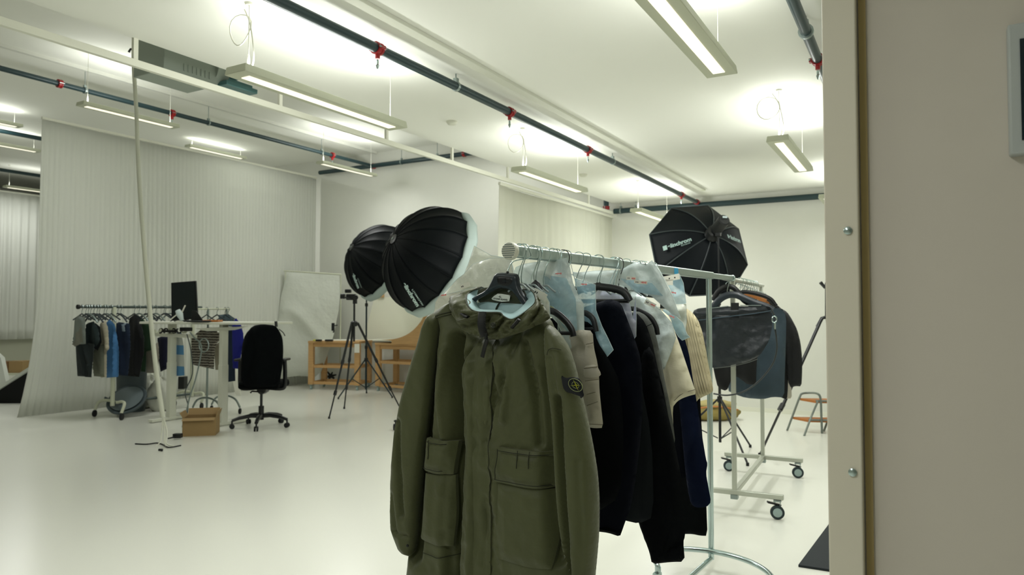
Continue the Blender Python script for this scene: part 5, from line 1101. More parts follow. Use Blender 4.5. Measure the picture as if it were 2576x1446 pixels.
MB().prism([on_Y(a, b, YT-0.07) for a, b in und]+[p-Vector((0, 0.02, 0)) for p in up_], Vector((0, 0.022, 0))).build('side_panel', M_wood, sw)
MB().prism([on_Y(a, b, YT-0.07)+Vector((0, 0.56, 0)) for a, b in und]+[p+Vector((0, 0.54, 0)) for p in up_], Vector((0, 0.022, 0))).build('side_panel', M_wood, sw)
pan = [on_Y(a, b, YN-0.07) for a, b in ((905, 858), (925, 812), (942, 748), (1110, 744), (1110, 858))]
bp_ = MB().prism(pan, Vector((0, 0.03, 0))).build('white_board', M_swp, origin=pan[0]); tag(bp_, 'upright white board standing behind the wooden tables under the round softboxes', 'board')
q = on_Y(957, 742, YN-0.09); o = MB().box(q, (0.17, 0.03, 0.085)).build('wood_block', M_wood, origin=q, bevel=0.004); tag(o, 'small wooden block on the top edge of the white board', 'wood block')
# small things on the bench
for i, (px, py, w_, h_, m_, lb) in enumerate(((802, 853, 0.10, 0.03, M_black, 'small black item on the left end of the low workbench'), (828, 853, 0.14, 0.03, M_black, 'flat black item on the low workbench near the tripod leg'), (792, 854, 0.05, 0.03, mat('yellow_tape', (196, 190, 90), 0.6), 'tiny yellow tape roll on the low workbench'))):
    q = at_d(px, py, zt_+0.15); q.z = hT+h_/2; o = MB().box(q, (w_, 0.08, h_), (RIGHT, FWD, UP)).build('bench_tool', m_, origin=q, bevel=0.005); tag(o, lb, 'tool')
q = at_d(850, 857, (pL-EYE).dot(FWD)+0.3); q.z = hT+0.004; o = MB().box(q, (0.75, 0.5, 0.008), (dA_, bA, UP)).build('paper_sheet', M_paper, origin=q); tag(o, 'white paper lying on the low workbench', 'paper')
q = at_d(898, 876, (pR-EYE).dot(FWD)-0.06); o = MB().box(q, (0.09, 0.008, 0.16), (RIGHT, FWD, UP)).build('paper_note', M_paper, origin=q); tag(o, 'white paper note taped to the workbench leg', 'note')
# dark clutter under the bench
q = on_z(832, 966, 0); q = q+UP*0.16; t = thing('clamp_bundle', 'black clamps resting on the lower rail of the workbench', 'clamps', q)
for k in range(3):
    a = 0.4+k*0.9; d = RIGHT*math.cos(a)+UP*math.sin(a)*0.5; MB().tube([q-d*0.12, q, q+d*0.12+UP*0.02*k], [0.02, 0.028, 0.012], 8).build('clamp', M_black, t)
# grey backdrop
zb_ = 13.6
Pb = Plane(at_d(785, 800, zb_), RIGHT, -FWD)
t = thing('backdrop_screen', 'grey-white crumpled cloth backdrop on a frame in the curtain corner', 'backdrop', at_d(785, 960, zb_))
cloth('cloth', Pb, [(722, 684), (760, 686), (800, 688), (853, 691), (856, 730), (852, 780), (840, 840), (825, 890), (808, 935), (792, 948), (750, 945), (700, 952), (694, 900), (698, 820), (706, 750)], mat('backdrop_cloth', (204, 208, 198), 0.85, bump=(12, 0.4), bdist=0.02), t, T=0.02, D=0.2, res=0.06, fold=lambda u, v: (ridged(u*1.6+v*1.4, v*0.8-u*0.5, 201)-0.3)*0.05, rnd=0)
MB().tube([at_d(714, 681, zb_), at_d(858, 690, zb_)], 0.012, 8).build('top_bar', M_lampb, t); MB().tube([at_d(718, 680, zb_), at_d(716, 960, zb_)+FWD*0.1], 0.012, 8).build('post', M_lampb, t); MB().tube([at_d(855, 689, zb_)+FWD*0.08, at_d(852, 955, zb_)+FWD*0.1], 0.012, 8).build('post', M_lampb, t)
q0, q1 = on_z(690, 966, 0.02), on_z(790, 957, 0.02); o = MB().tube([q0, q1], 0.03, 8).build('base_tube', M_black, t)
# ================================================================= sit-stand desk
dl, dr = on_z(430, 1056, 0), on_z(560, 1070, 0); dd = (dr-dl).normalized(); db = Vector((-dd.y, dd.x, 0)); db = db if db.dot(FWD) > 0 else -db
M_desk = mat('desk_white', (216, 218, 204), 0.45)
dz = (dr-EYE).dot(FWD); hD = at_d(560, 816, dz).z
t = thing('standing_desk', 'white raised standing desk with two column legs and loose cables', 'desk', (dl+dr)/2)
c0 = dl+dd*((dr-dl).length*0.53); Ld = 1.62
tl = at_d(350, 817, 9.45); tr_ = at_d(634, 817, 8.75); tl.z = tr_.z = 0; ddt = (tr_-tl).normalized()
top = [tl+UP*hD, tr_+UP*hD, tr_+db*0.72+UP*hD-ddt*0.04, tl+db*0.72+UP*hD]
MB().prism(top, UP*0.03).build('desktop', M_desk, t, bevel=0.006)
MB().prism([at_d(490, 826, 9.0), at_d(600, 822, 8.9), at_d(560, 832, 9.0), at_d(520, 833, 9.05)], FWD*0.4).build('bracket', M_desk, t)
for p in (dl, dr):
    MB().box(p+UP*(hD*0.3), (0.072, 0.10, hD*0.6), (dd, db, UP)).build('column_lower', M_desk, t, bevel=0.004)
    MB().box(p+UP*(hD*0.6), (0.064, 0.09, hD*0.8), (dd, db, UP)).build('column_upper', M_desk, t, bevel=0.004)
    MB().bar(p-db*0.3+UP*0.025, p+db*0.4+UP*0.025, 0.08, 0.035).build('foot', M_desk, t, bevel=0.004)
MB().bar(at_d(385, 841, 9.6), at_d(492, 846, 9.3), 0.06, 0.045).build('cross_beam', M_desk, t, bevel=0.004)
# tray with tangled leads under the top
for k in range(7):
    x0 = 398+k*11; pts = [at_d(x0+8*math.sin(k*2+j), 832+6*math.cos(k*3+j*1.7), 9.35) for j in range(6)]; MB().tube(smooth_path(pts, 4), 0.010, 6).build('lead', M_black if k % 3 else M_lampb, t)
MB().box(at_d(468, 828, 9.35), (0.13, 0.1, 0.05), (dd, db, UP)).build('power_brick', M_black, t, bevel=0.006); MB().box(at_d(425, 833, 9.35), (0.2, 0.08, 0.03), (dd, db, UP)).build('power_strip', M_black, t, bevel=0.006)
zc_ = 9.1
ck = [at_d(510+12*math.cos(a)+3, 868+17*math.sin(a), zc_) for a in [k*math.pi/8-1.5 for k in range(17)]]
o = MB().tube(ck, 0.008, 6).build('cable_coil', M_galv, t)
pts = [(478, 836), (490, 850), (503, 862), (507, 880), (500, 920), (490, 960), (477, 1000), (470, 1030), (462, 1060), (455, 1088)]
MB().tube(smooth_path([at_d(a, b, zc_-0.02*i) for i, (a, b) in enumerate(pts)], 5), 0.009, 6).build('cable', M_galv, t)
pts = [(470, 840), (480, 880), (484, 940), (466, 985), (473, 1020), (468, 1056)]
MB().tube(smooth_path([at_d(a, b, zc_) for a, b in pts], 5), 0.007, 6).build('cable', mat('grey_lead', (70, 78, 78), 0.6), t)
q = on_z(447, 1098, 0.03); o = MB().box(q+UP*0.01, (0.09, 0.06, 0.05), (RIGHT, FWD, UP)).tube([q+UP*0.01, q+RIGHT*-0.03-FWD*0.05, q+RIGHT*-0.05-FWD*0.12], 0.01, 6).build('power_adapter', M_black, origin=q, bevel=0.004); tag(o, 'black plug adapter on the floor left of the open cardboard box', 'plug')
# monitor
zm = 9.3; mc = at_d(461, 757, zm); t = thing('monitor', 'black monitor turned upright on the standing desk', 'monitor', Vector((mc.x, mc.y, hD+0.03)))
mx = [at_d(430, 711, zm), at_d(492, 706, zm-0.05), at_d(497, 802, zm-0.05), at_d(431, 806, zm)]
MB().prism(mx, FWD*0.035).build('housing', M_black, t, bevel=0.004)
ins_ = [at_d(433, 714, zm-0.008), at_d(490, 709, zm-0.058), at_d(494, 799, zm-0.058), at_d(434, 803, zm-0.008)]
MB().prism(ins_, FWD*0.004).build('display', mat('dark_glass', (14, 24, 26), 0.12), t)
MB().bar(at_d(468, 780, zm+0.06), at_d(470, 812, zm+0.06), 0.06, 0.03).build('neck', M_black, t)
bq_ = at_d(470, 814, zm+0.05); MB().box(Vector((bq_.x, bq_.y, hD+0.04)), (0.24, 0.2, 0.02), (RIGHT, FWD, UP)).build('foot_plate', M_black, t, bevel=0.004)
# black wedge (laptop), lamp, tray
q = at_d(508, 806, 9.15); t = thing('laptop', 'open dark laptop beside the upright monitor', 'laptop', Vector((q.x, q.y, hD+0.03)))
zl_ = 9.15
MB().prism([at_d(484, 780, zl_), at_d(494, 782, zl_), at_d(512, 808, zl_), at_d(480, 810, zl_)], FWD*0.012).build('lid', M_black, t); qb = Vector((q.x, q.y, hD+0.04)); MB().box(qb+RIGHT*0.02-FWD*0.05, (0.30, 0.2, 0.018), (RIGHT, FWD, UP)).build('keyboard_base', M_black, t, bevel=0.004)
q = at_d(535, 808, 9.1); q.z = hD+0.045; o = MB().box(q, (0.2, 0.15, 0.025), (RIGHT, FWD, UP)).build('tray', M_woodd, origin=q, bevel=0.004); tag(o, 'small wooden tray on the right half of the standing desk', 'tray')
q = at_d(451, 805, 9.05); t = thing('desk_lamp', 'small white jointed lamp in front of the upright monitor', 'lamp', Vector((q.x, q.y, hD+0.03)))
MB().tube([at_d(430, 803, 9.05), at_d(446, 790, 9.05)], 0.007, 8).tube([at_d(458, 785, 9.05), at_d(466, 768, 9.05)], 0.009, 8).build('arm', M_white, t)
MB().tube([at_d(447, 780, 9.05), at_d(452, 790, 9.05), at_d(458, 806, 9.05)], [0.03, 0.042, 0.02], 12).build('lamp_shade', mat('lamp_white', (206, 220, 220), 0.4), t)
MB().lathe(Vector((q.x, q.y, hD+0.03)), (0, 0, 1), [(0.05, 0), (0.05, 0.012), (0.01, 0.02)], 16).build('base', M_white, t)
# ================================================================= office chair with jacket
zc2 = 8.95; cp = at_d(657, 1045, zc2); cp.z = 0
t = thing('office_chair', 'black swivel office chair with high arms at the right end of the desk', 'chair', cp)
def ch(px, py, dz_=0): return at_d(px, py, zc2+dz_)
MB().tube([(cp.x, cp.y, 0.09), (cp.x, cp.y, 0.26)], 0.033, 14).build('gas_sleeve', M_black, t); MB().tube([(cp.x, cp.y, 0.26), (cp.x, cp.y, ch(657, 985).z)], 0.016, 12).build('gas_lift', M_blackm, t)
for k in range(5):
    a = math.radians(-8+72*k); d = RIGHT*math.cos(a)+FWD*math.sin(a); e = cp+d*0.34
    MB().tube([cp+UP*0.135, cp+d*0.12+UP*0.145, cp+d*0.26+UP*0.125, e+UP*0.10], [0.03, 0.028, 0.024, 0.02], 10, sq=(1.1, 0.9)).build('base_arm', M_black, t)
    sd_ = d.cross(UP); w_ = MB(); w_.lathe(e+UP*0.03-sd_*0.024, sd_, [(0.02, 0), (0.03, 0.003), (0.03, 0.018), (0.02, 0.02)], 14); w_.lathe(e+UP*0.03+sd_*0.006, sd_, [(0.02, 0), (0.03, 0.003), (0.03, 0.018), (0.02, 0.02)], 14); w_.tube([e+UP*0.04, e+UP*0.10], 0.010, 8); w_.build('caster', M_rubber, t)
sz = ch(657, 968).z
MB().prism([ch(643, 975), ch(670, 975), ch(667, 987), ch(656, 994), (ch(647, 987))], FWD*0.16-FWD*0.0).build('mechanism', M_black, t, bevel=0.01)
MB().box(Vector((cp.x, cp.y, sz))+FWD*0.1, (0.50, 0.48, 0.09), (RIGHT, FWD, UP)).build('seat', M_blk, t, bevel=0.03)
Pc = Plane(ch(660, 900, -0.16), RIGHT, -FWD)
cloth('backrest', Pc, [(622, 972), (612, 930), (614, 860), (625, 830), (660, 824), (695, 830), (706, 860), (708, 930), (700, 968), (660, 978)], M_blk, t, T=0.03, D=0.06, res=0.03, w0=-0.03)
for sx, x0 in ((-1, 605), (1, 716)):
    MB().tube(smooth_path([ch(x0, 905, 0), ch(x0-sx*0+sx*1, 940, 0), ch(x0, 970, 0), ch(x0-sx*10, 977, 0), ch(x0-sx*40, 975, 0)], 5), 0.022, 10, sq=(0.8, 1.2)).build('arm_frame', M_black, t)
    MB().box(ch(x0, 904, 0.06), (0.08, 0.25, 0.03), (RIGHT, FWD, UP)).build('arm_pad', M_black, t, bevel=0.01)
MB().tube([ch(650, 985), ch(634, 984), ch(630, 988)], 0.010, 8).build('height_lever', M_black, t)
Pj = Plane(ch(660, 900, -0.23), RIGHT, -FWD)
t = thing('jacket', 'black jacket draped over the back of the office chair', 'jacket', ch(660, 820, -0.2))
cloth('body', Pj, [(607, 955), (606, 905), (609, 868), (616, 842), (636, 819), (660, 815), (692, 818), (703, 832), (711, 850), (713, 880), (711, 920), (706, 950), (703, 968), (690, 973), (640, 974), (620, 973), (612, 968)], M_blk, t, T=0.07, D=0.14, res=0.02, fold=drape(0.03, 8, 1.6, 211), back=0.6)
MB().tube([at_d(695, 822, 8.72), at_d(694, 808, 8.72)], 0.018, 8).build('collar_loop', M_black, t); MB().tube(smooth_path([at_d(702, 828, 8.7), at_d(712, 836, 8.7), at_d(717, 845, 8.7)], 4), 0.006, 6).build('strap_end', M_black, t)
# ================================================================= boxes
def carton(label, pts_floor, h, m, flaps=True, cat='box'):
    """open carton from front-left, front-right floor points and depth"""
    a, b, dep = pts_floor; d = (b-a).normalized(); n_ = Vector((-d.y, d.x, 0)); n_ = n_ if n_.dot(FWD) > 0 else -n_; L_ = (b-a).length
    t = thing('cardboard_box', label, cat, (a+b)/2+n_*dep/2); th = 0.008
    MB().box((a+b)/2+n_*dep/2+UP*0.006, (L_, dep, 0.012), (d, n_, UP)).build('bottom', m, t, angle=0)
    for c_, sz_, ax2_ in (((a+b)/2, (L_, th, h), (d, n_, UP)), ((a+b)/2+n_*dep, (L_, th, h), (d, n_, UP)), (a+n_*dep/2, (th, dep, h), (d, n_, UP)), (b+n_*dep/2, (th, dep, h), (d, n_, UP))):
        MB().box(c_+UP*h/2, sz_, ax2_).build('side', m, t, angle=0)
    if flaps:
        for p0_, p1_, o_ in ((a, b, -n_*0.05-UP*0.02), (a+n_*dep, b+n_*dep, n_*0.04+UP*0.06), (a, a+n_*dep, -d*0.03+UP*0.05), (b, b+n_*dep, d*0.02+UP*0.06)):
            MB().prism([p0_+UP*h, p1_+UP*h, p1_+UP*h+o_*1.2, p0_+UP*h+o_*1.2], (p1_-p0_).normalized().cross(UP)*0.006).build('flap', m, t, angle=0)
    return t
a, b = on_z(459, 1098, 0), on_z(541, 1095, 0)
carton('open brown cardboard box standing on the floor in front of the desk', (a, b, 0.28), at_d(500, 1052, (a-EYE).dot(FWD)).z, M_card)
a, b = on_z(441, 999, 0), on_z(492, 997, 0)
carton('low brown cardboard box behind the left desk leg', (a, b, 0.25), at_d(470, 975, (a-EYE).dot(FWD)).z, M_card2)
q = at_d(455, 962, 11.8); o = MB().box(q, (0.16, 0.14, 0.2), (RIGHT, FWD, UP)).build('crate', M_black, origin=q, bevel=0.006); tag(o, 'small black crate standing in the low cardboard box', 'crate')
# ================================================================= left clothes rack
XR = -9.5
def lp(px, py): return on_X(px, py, XR)
yA, yB = lp(200, 771).y, lp(432, 775).y
ZRL = lp(285, 772).z
M_pole = mat('grey_pole', (70, 82, 78), 0.45, metal=0.3)
t = thing('garment_rack', 'long low garment rack against the left curtain with many hanging clothes', 'clothes rack', (XR, lp(285, 1030).y, 0))
MB().tube([(XR, yA, ZRL), (XR, yB+0.5, ZRL)], 0.018, 12).build('rail', M_pole, t)
MB().lathe((XR, yA, ZRL), (0, -1, 0), [(0.018, 0), (0.03, 0.004), (0.03, 0.03)], 12).build('rail_knob', M_black, t)
for yy in (lp(285, 900).y, yB+0.35):
    MB().tube([(XR, yy, 0.16), (XR, yy, ZRL)], 0.028, 12).build('upright', M_lampb, t)
    pts = [(XR-0.32, yy-0.05, 0.09), (XR-0.30, yy, 0.20), (XR-0.15, yy+0.04, 0.22), (XR, yy+0.05, 0.2), (XR+0.15, yy+0.04, 0.22), (XR+0.27, yy, 0.2), (XR+0.30, yy-0.06, 0.09)]
    MB().tube(smooth_path(pts, 4), 0.02, 10).build('foot_tube', M_lampb, t)
    for sx in (-1, 1):
        c = Vector((XR+sx*0.31, yy-0.06, 0.045)); MB().lathe(c-RIGHT*0.014, RIGHT, [(0.03, 0), (0.045, 0.003), (0.045, 0.025), (0.03, 0.028)], 18).build('wheel', M_rubber, t)
MB().tube([(XR, lp(285, 900).y, 0.2), (XR, yB+0.35, 0.2)], 0.018, 10).build('base_tube', M_pole, t)
G_COL = {}
def gm(name, rgb, **k): return mat(name, rgb, 0.88, var=0.08, **k)
def lg(label, name, cat, px_c, pieces, group=None, hang=True):
    yy = lp(px_c, 800).y; pl = Plane((XR, yy, 0), (1, 0, 0), (0, -1, 0)); t = thing(name, label, cat, (XR, yy, 1.2), group)
    for nm, poly, m, T in pieces: cloth(nm, pl, poly, m, t, T=T*0.65, D=0.035, res=0.024, fold=drape(0.03, 8, 1.2, int(px_c)), rnd=0)
    if hang:
        h = thing('clothes_hanger', label.split(' ')[0]+' '+{'t_shirt': 'garment'}.get(name, 'garment')+' hanger, wire hook over the long left rack rail at the '+label, 'hanger', (XR, yy, ZRL)) if False else None
        MB().tube(smooth_path([(XR, yy, ZRL-0.1), (XR, yy, ZRL-0.05), (XR+0.03, yy, ZRL), (XR, yy, ZRL+0.03), (XR-0.025, yy, ZRL+0.01)], 3), 0.004, 5).build('hanger_hook', M_galv, t)
        MB().tube([(XR-0.2, yy, ZRL-0.17), (XR, yy, ZRL-0.09), (XR+0.2, yy, ZRL-0.17)], 0.009, 6).build('hanger_arm', M_hang, t)
    return t, pl
lg('charcoal trousers hanging at the left end of the left rack', 'trousers', 'trousers', 216, [('leg', [(190, 865), (214, 862), (216, 900), (215, 947), (195, 946), (192, 905)], gm('charcoal_cloth', (24, 34, 36)), 0.03), ('leg', [(210, 862), (236, 865), (234, 900), (230, 949), (214, 948), (213, 900)], gm('charcoal_cloth', (24, 34, 36)), 0.03)])
lg('cropped two tone grey jacket at the left end of the left rack', 'jacket', 'jacket', 206, [('body', [(186, 830), (188, 800), (200, 791), (214, 800), (216, 865), (200, 866), (184, 862)], gm('light_grey_cloth', (124, 132, 128)), 0.03), ('sleeve', [(184, 866), (190, 840), (204, 820), (212, 815), (214, 864), (200, 866), (188, 872)], gm('warm_grey_cloth', (122, 122, 112)), 0.035)])
lg('dark green-grey t-shirt next to the cropped jacket', 't_shirt', 't-shirt', 228, [('body', [(214, 830), (222, 812), (236, 808), (248, 830), (250, 860), (240, 875), (214, 872)], gm('dark_tee', (30, 44, 46)), 0.04)])
lg('black t-shirt squeezed beside the dark green-grey one', 't_shirt', 't-shirt', 244, [('body', [(226, 830), (240, 812), (252, 822), (256, 860), (246, 882), (228, 870)], gm('black_tee', (14, 20, 22)), 0.03)])
lg('sage grey trousers hanging below the black t-shirt', 'trousers', 'trousers', 250, [('leg', [(236, 868), (262, 866), (262, 948), (236, 946)], gm('sage_cloth', (108, 112, 96)), 0.03)])
lg('cream t-shirt with long body between the dark and the light blue clothes', 't_shirt', 't-shirt', 262, [('body', [(256, 810), (266, 806), (272, 830), (274, 878), (268, 884), (268, 948), (254, 950), (254, 860)], gm('cream_tee', (186, 180, 158)), 0.04), ('sleeve', [(250, 885), (252, 850), (262, 812), (271, 820), (274, 876), (258, 884)], gm('cream_tee', (186, 180, 158)), 0.03)])
lg('light blue shirt, the brightest garment of the left rack', 'shirt', 'shirt', 280, [('body', [(268, 812), (276, 803), (288, 815), (294, 850), (298, 880), (297, 948), (268, 950), (266, 884), (270, 860)], gm('sky_blue_cloth', (72, 124, 178)), 0.05)])
lg('dark navy denim jacket right of the light blue shirt', 'jacket', 'jacket', 304, [('body', [(287, 815), (300, 810), (326, 814), (328, 870), (322, 945), (300, 944), (297, 880)], gm('navy_denim', (22, 38, 62)), 0.04), ('care_card', [(309, 812), (321, 812), (321, 838), (309, 838)], gm('pale_card', (150, 164, 176)), 0.05)])
lg('long black hoodie filling the middle of the left rack', 'hoodie', 'hoodie', 338, [('body', [(318, 840), (326, 800), (340, 789), (352, 800), (362, 850), (361, 890), (350, 948), (330, 946), (298, 943), (305, 900)], gm('black_cloth', (8, 11, 13)), 0.05)])
lg('forest green sweatshirt behind the long black hoodie', 'sweatshirt', 'sweatshirt', 366, [('body', [(346, 805), (358, 802), (378, 816), (384, 850), (382, 880), (368, 884), (366, 935), (350, 934), (352, 880)], gm('forest_green_cloth', (40, 70, 44)), 0.04)])
lg('beige trousers hanging behind the white ceiling cable', 'trousers', 'trousers', 382, [('leg', [(368, 880), (398, 860), (400, 900), (396, 938), (368, 938)], gm('beige_cloth_left', (156, 150, 138)), 0.04)])
lg('dark navy and violet top seen under the left part of the desk', 'top', 'top', 412, [('body', [(396, 850), (410, 845), (424, 848), (426, 925), (404, 935), (398, 900)], gm('navy_violet_cloth', (16, 20, 48)), 0.04)])
# hangers in view above the shoulders, left rack
for k, px in enumerate((222, 236, 268, 296, 350, 372, 392, 416, 428)):
    yy = lp(px, 800).y; t = thing('clothes_hanger', ORD[k]+' visible hanger from the left end of the left rack', 'hanger', (XR, yy, ZRL), 'hangers on the left rack')
    m_ = M_hang if k % 2 else M_galv
    MB().tube(smooth_path([(XR-0.21, yy, ZRL-0.2), (XR-0.12, yy, ZRL-0.13), (XR, yy, ZRL-0.09), (XR+0.12, yy, ZRL-0.13), (XR+0.21, yy, ZRL-0.2)], 3), 0.011, 8).build('shoulder_bar', m_, t)
    MB().tube(smooth_path([(XR, yy, ZRL-0.09), (XR, yy, ZRL-0.05), (XR+0.03, yy, ZRL), (XR, yy, ZRL+0.03), (XR-0.025, yy, ZRL+0.01)], 3), 0.004, 5).build('hook', M_galv, t)
# second low rack
XR2 = -8.6
def l2(px, py): return on_X(px, py, XR2)
ZR2 = l2(530, 777).z
ya2, yb2 = l2(478, 777).y, l2(578, 777).y
t = thing('garment_rack', 'thin pale garment rack behind the standing desk holding striped and blue clothes', 'clothes rack', (XR2, ya2, 0))
MB().tube([(XR2, ya2, ZR2), (XR2, yb2, ZR2)], 0.012, 10).build('rail', M_lampb, t)
for yy in (l2(522, 900).y, yb2-0.05):
    MB().tube([(XR2, yy, 0.1), (XR2, yy, ZR2)], 0.014, 10).build('upright', M_galv, t)
    MB().tube(smooth_path([(XR2-0.3, yy, 0.09), (XR2-0.2, yy, 0.2), (XR2, yy, 0.24), (XR2+0.2, yy, 0.2), (XR2+0.3, yy, 0.09)], 4), 0.014, 8).build('foot_tube', M_galv, t)
    for sx in (-1, 1): MB().lathe(Vector((XR2+sx*0.3, yy, 0.04))-RIGHT*0.012, RIGHT, [(0.026, 0), (0.04, 0.003), (0.04, 0.021), (0.026, 0.024)], 16).build('wheel', M_rubber, t)
def lg2(label, name, cat, px_c, pieces):
    yy = l2(px_c, 800).y; pl = Plane((XR2, yy, 0), (1, 0, 0), (0, -1, 0)); t = thing(name, label, cat, (XR2, yy, 1.2))
    for nm, poly, m, T in pieces: cloth(nm, pl, poly, m, t, T=T*0.65, D=0.035, res=0.024, fold=drape(0.025, 8, 1.2, int(px_c)), rnd=0)
    MB().tube([(XR2-0.2, yy, ZR2-0.17), (XR2, yy, ZR2-0.08), (XR2+0.2, yy, ZR2-0.17)], 0.009, 6).build('hanger_arm', M_hang, t)
    MB().tube(smooth_path([(XR2, yy, ZR2-0.09), (XR2, yy, ZR2-0.04), (XR2+0.03, yy, ZR2), (XR2, yy, ZR2+0.025), (XR2-0.02, yy, ZR2+0.01)], 3), 0.004, 5).build('hanger_hook', M_galv, t)
M_bst = stripes('blue_stripe_cloth', (92, 148, 196), (206, 210, 206), 0.28, duty=0.45); M_kst = stripes('brown_stripe_knit', (62, 54, 50), (164, 158, 146), 0.036, wob=0.02)
lg2('light blue and white block striped top behind the left desk leg', 'summer_top', 'top', 452, [('body', [(440, 838), (456, 836), (462, 870), (464, 944), (444, 946), (440, 900)], M_bst, 0.03)])
lg2('brown and white fine striped knit hanging under the desk top', 'striped_knit', 'sweater', 520, [('body', [(486, 845), (510, 825), (545, 828), (550, 850), (540, 880), (538, 928), (515, 924), (488, 918), (484, 880)], M_kst, 0.05), ('sleeve', [(520, 835), (552, 836), (552, 858), (538, 868), (522, 860)], M_kst, 0.03)])
lg2('cream long top right of the striped knit', 'top', 'top', 546, [('body', [(538, 870), (552, 860), (554, 930), (542, 930)], gm('cream_tee', (186, 180, 158)), 0.03)])
lg2('dark slate trousers behind the right desk leg', 'trousers', 'trousers', 574, [('leg', [(562, 830), (585, 828), (590, 880), (592, 958), (564, 962)], gm('slate_cloth', (26, 42, 60)), 0.04)])
lg2('vivid ultramarine blue jacket between the desk leg and the chair', 'jacket', 'jacket', 566, [('body', [(584, 812), (594, 800), (606, 815), (612, 840), (614, 870), (608, 880), (602, 928), (586, 926), (584, 860)], gm('ultramarine_cloth', (14, 24, 128)), 0.05)])
lg2('slate grey shirts bunched above the desk top', 'shirt', 'shirt', 566, [('body', [(548, 792), (570, 790), (588, 800), (592, 822), (560, 820)], gm('slate_shirt', (74, 92, 100)), 0.04)])
q0 = on_z(596, 975, 0.3); 
o = MB().prism([at_d(580, 925, 12.2), at_d(595, 925, 12.2), at_d(606, 993, 12.2), at_d(592, 993, 12.2)], FWD*0.02).build('white_card', M_paper, origin=at_d(590, 945, 12.2)); tag(o, 'white card leaning beside the ultramarine jacket', 'card')
# ================================================================= bin, tub, sacks behind the left rack
zk = 10.35; M_bin = mat('grey_bin_plastic', (66, 78, 82), 0.55)
c = at_d(330, 1022, zk); c.z = 0; rb_ = 36*zk/1800; hb_ = at_d(330, 872, zk).z
t = thing('storage_bin', 'tall grey plastic bin under the black hoodie of the left rack', 'bin', c)
MB().lathe(c, (0, 0, 1), [(rb_*0.86, 0), (rb_*0.88, 0.02), (rb_, hb_-0.03), (rb_*1.05, hb_-0.03), (rb_*1.05, hb_)], 32).build('shell', M_bin, t)
c = at_d(320, 1006, zk-0.45); tlt = (UP*0.75-FWD*0.66).normalized(); t = thing('round_tub', 'round grey tub lid tilted against the tall bin', 'tub', c-UP*0.1)
MB().lathe(c-tlt*0.04, tlt, [(0.20, 0), (0.255, 0.03), (0.26, 0.06), (0.235, 0.062), (0.20, 0.045), (0.10, 0.05), (0.09, 0.06), (0.02, 0.06)], 36).build('lid', M_bin, t)
MB().lathe(c+tlt*0.03, tlt, [(0.215, 0), (0.215, 0.006), (0.18, 0.008)], 36).build('ring', mat('dull_metal', (96, 108, 112), 0.4), t)
MB().tube([c-RIGHT*0.25, c-RIGHT*0.30+UP*0.03, c-RIGHT*0.30-UP*0.02], 0.02, 8).build('handle', M_bin, t)
q = at_d(405, 985, 10.4); t = thing('laundry_sack', 'white cloth sacks lying at the curtain foot behind the ceiling cable', 'sack', Vector((q.x, q.y, 0)))
M_sack = mat('sack_cloth', (206, 208, 196), 0.85, bump=(10, 0.5), bdist=0.02)
blob(Vector((q.x, q.y, 0.2)), 0.17, 0.16, 0.27, seed=3).build('sack', M_sack, t, angle=180)
q = at_d(378, 990, 10.7); blob(Vector((q.x, q.y, 0.2)), 0.18, 0.16, 0.26, seed=5).build('sack', M_sack, t, angle=180)
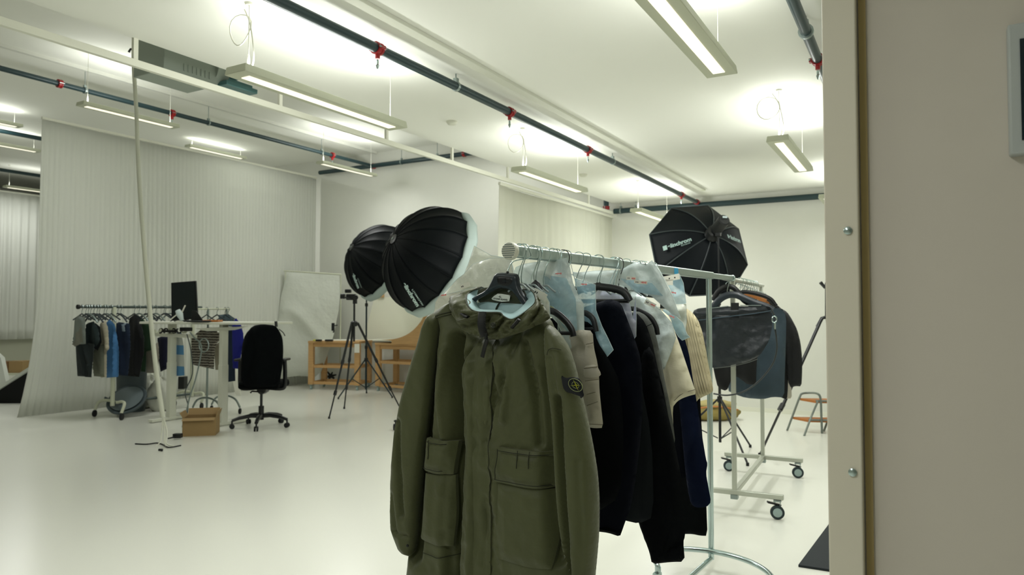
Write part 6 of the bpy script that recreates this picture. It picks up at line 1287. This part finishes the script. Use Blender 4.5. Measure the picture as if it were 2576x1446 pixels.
# ================================================================= far left corner
zq = 11.2
M_vf = mat('foam_board_black', (6, 9, 11), 0.9); M_vfw = mat('foam_board_edge', (200, 204, 196), 0.7)
t = thing('reflector_panel', 'black foam panel with white edge leaning behind the left end of the curtain', 'reflector panel', on_z(30, 1012, 0))
pa = [at_d(-60, 1008, zq), at_d(56, 1012, zq-0.1), at_d(72, 925, zq-0.1), at_d(0, 975, zq), at_d(-60, 1006, zq)]
pa = [at_d(-70, 1020, zq), at_d(56, 1014, zq), at_d(100, 1014, zq), at_d(100, 900, zq), at_d(66, 934, zq), at_d(0, 977, zq), at_d(-70, 1016, zq)]
MB().prism(pa, FWD*0.04).build('panel', M_vf, t); MB().bar(at_d(-70, 1020, zq-0.02), at_d(105, 908, zq-0.02), 0.06, 0.045).build('edge_strip', M_vfw, t)
o = MB().prism([at_d(-30, 870, 12.6), at_d(2, 900, 12.6), at_d(16, 965, 12.6), at_d(-30, 985, 12.6)], FWD*0.1).build('white_flat', M_vfw, origin=at_d(-10, 930, 12.6)); tag(o, 'white flat board at the very left edge behind the black panel', 'board')
tb = at_d(45, 935, 14.5); zz_ = tb.z; t = thing('side_table', 'low grey table carrying brown boxes in the far left gap', 'table', Vector((tb.x, tb.y, 0)))
MB().box(Vector((tb.x, tb.y, zz_-0.02)), (0.9, 0.6, 0.04), (RIGHT, FWD, UP)).build('tabletop', M_lampb, t, bevel=0.004)
for sx in (-0.4, 0.4):
    for sy in (-0.25, 0.25): MB().box(Vector((tb.x, tb.y, (zz_-0.04)/2))+RIGHT*sx+FWD*sy, (0.04, 0.04, zz_-0.04), (RIGHT, FWD, UP)).build('leg', M_black, t)
for k, (px0, px1, top_) in enumerate(((8, 34, 908), (34, 70, 907))):
    a, b = at_d(px0, 930, 14.4), at_d(px1, 930, 14.4); hgt = at_d(px0, top_, 14.4).z-zz_; cc = (a+b)/2; L_ = (b-a).length-0.01
    t = thing('cardboard_box', ['left brown box on the low table in the far left gap', 'right brown box on the low table in the far left gap'][k], 'box', Vector((cc.x, cc.y, zz_)))
    MB().box(Vector((cc.x, cc.y, zz_+hgt/2)), (L_, 0.3, hgt), (RIGHT, FWD, UP)).build('carton', M_card if k else M_card2, t, bevel=0.003); MB().box(Vector((cc.x, cc.y, zz_+hgt+0.001)), (0.04, 0.302, 0.003), (RIGHT, FWD, UP)).build('tape', M_beid, t)
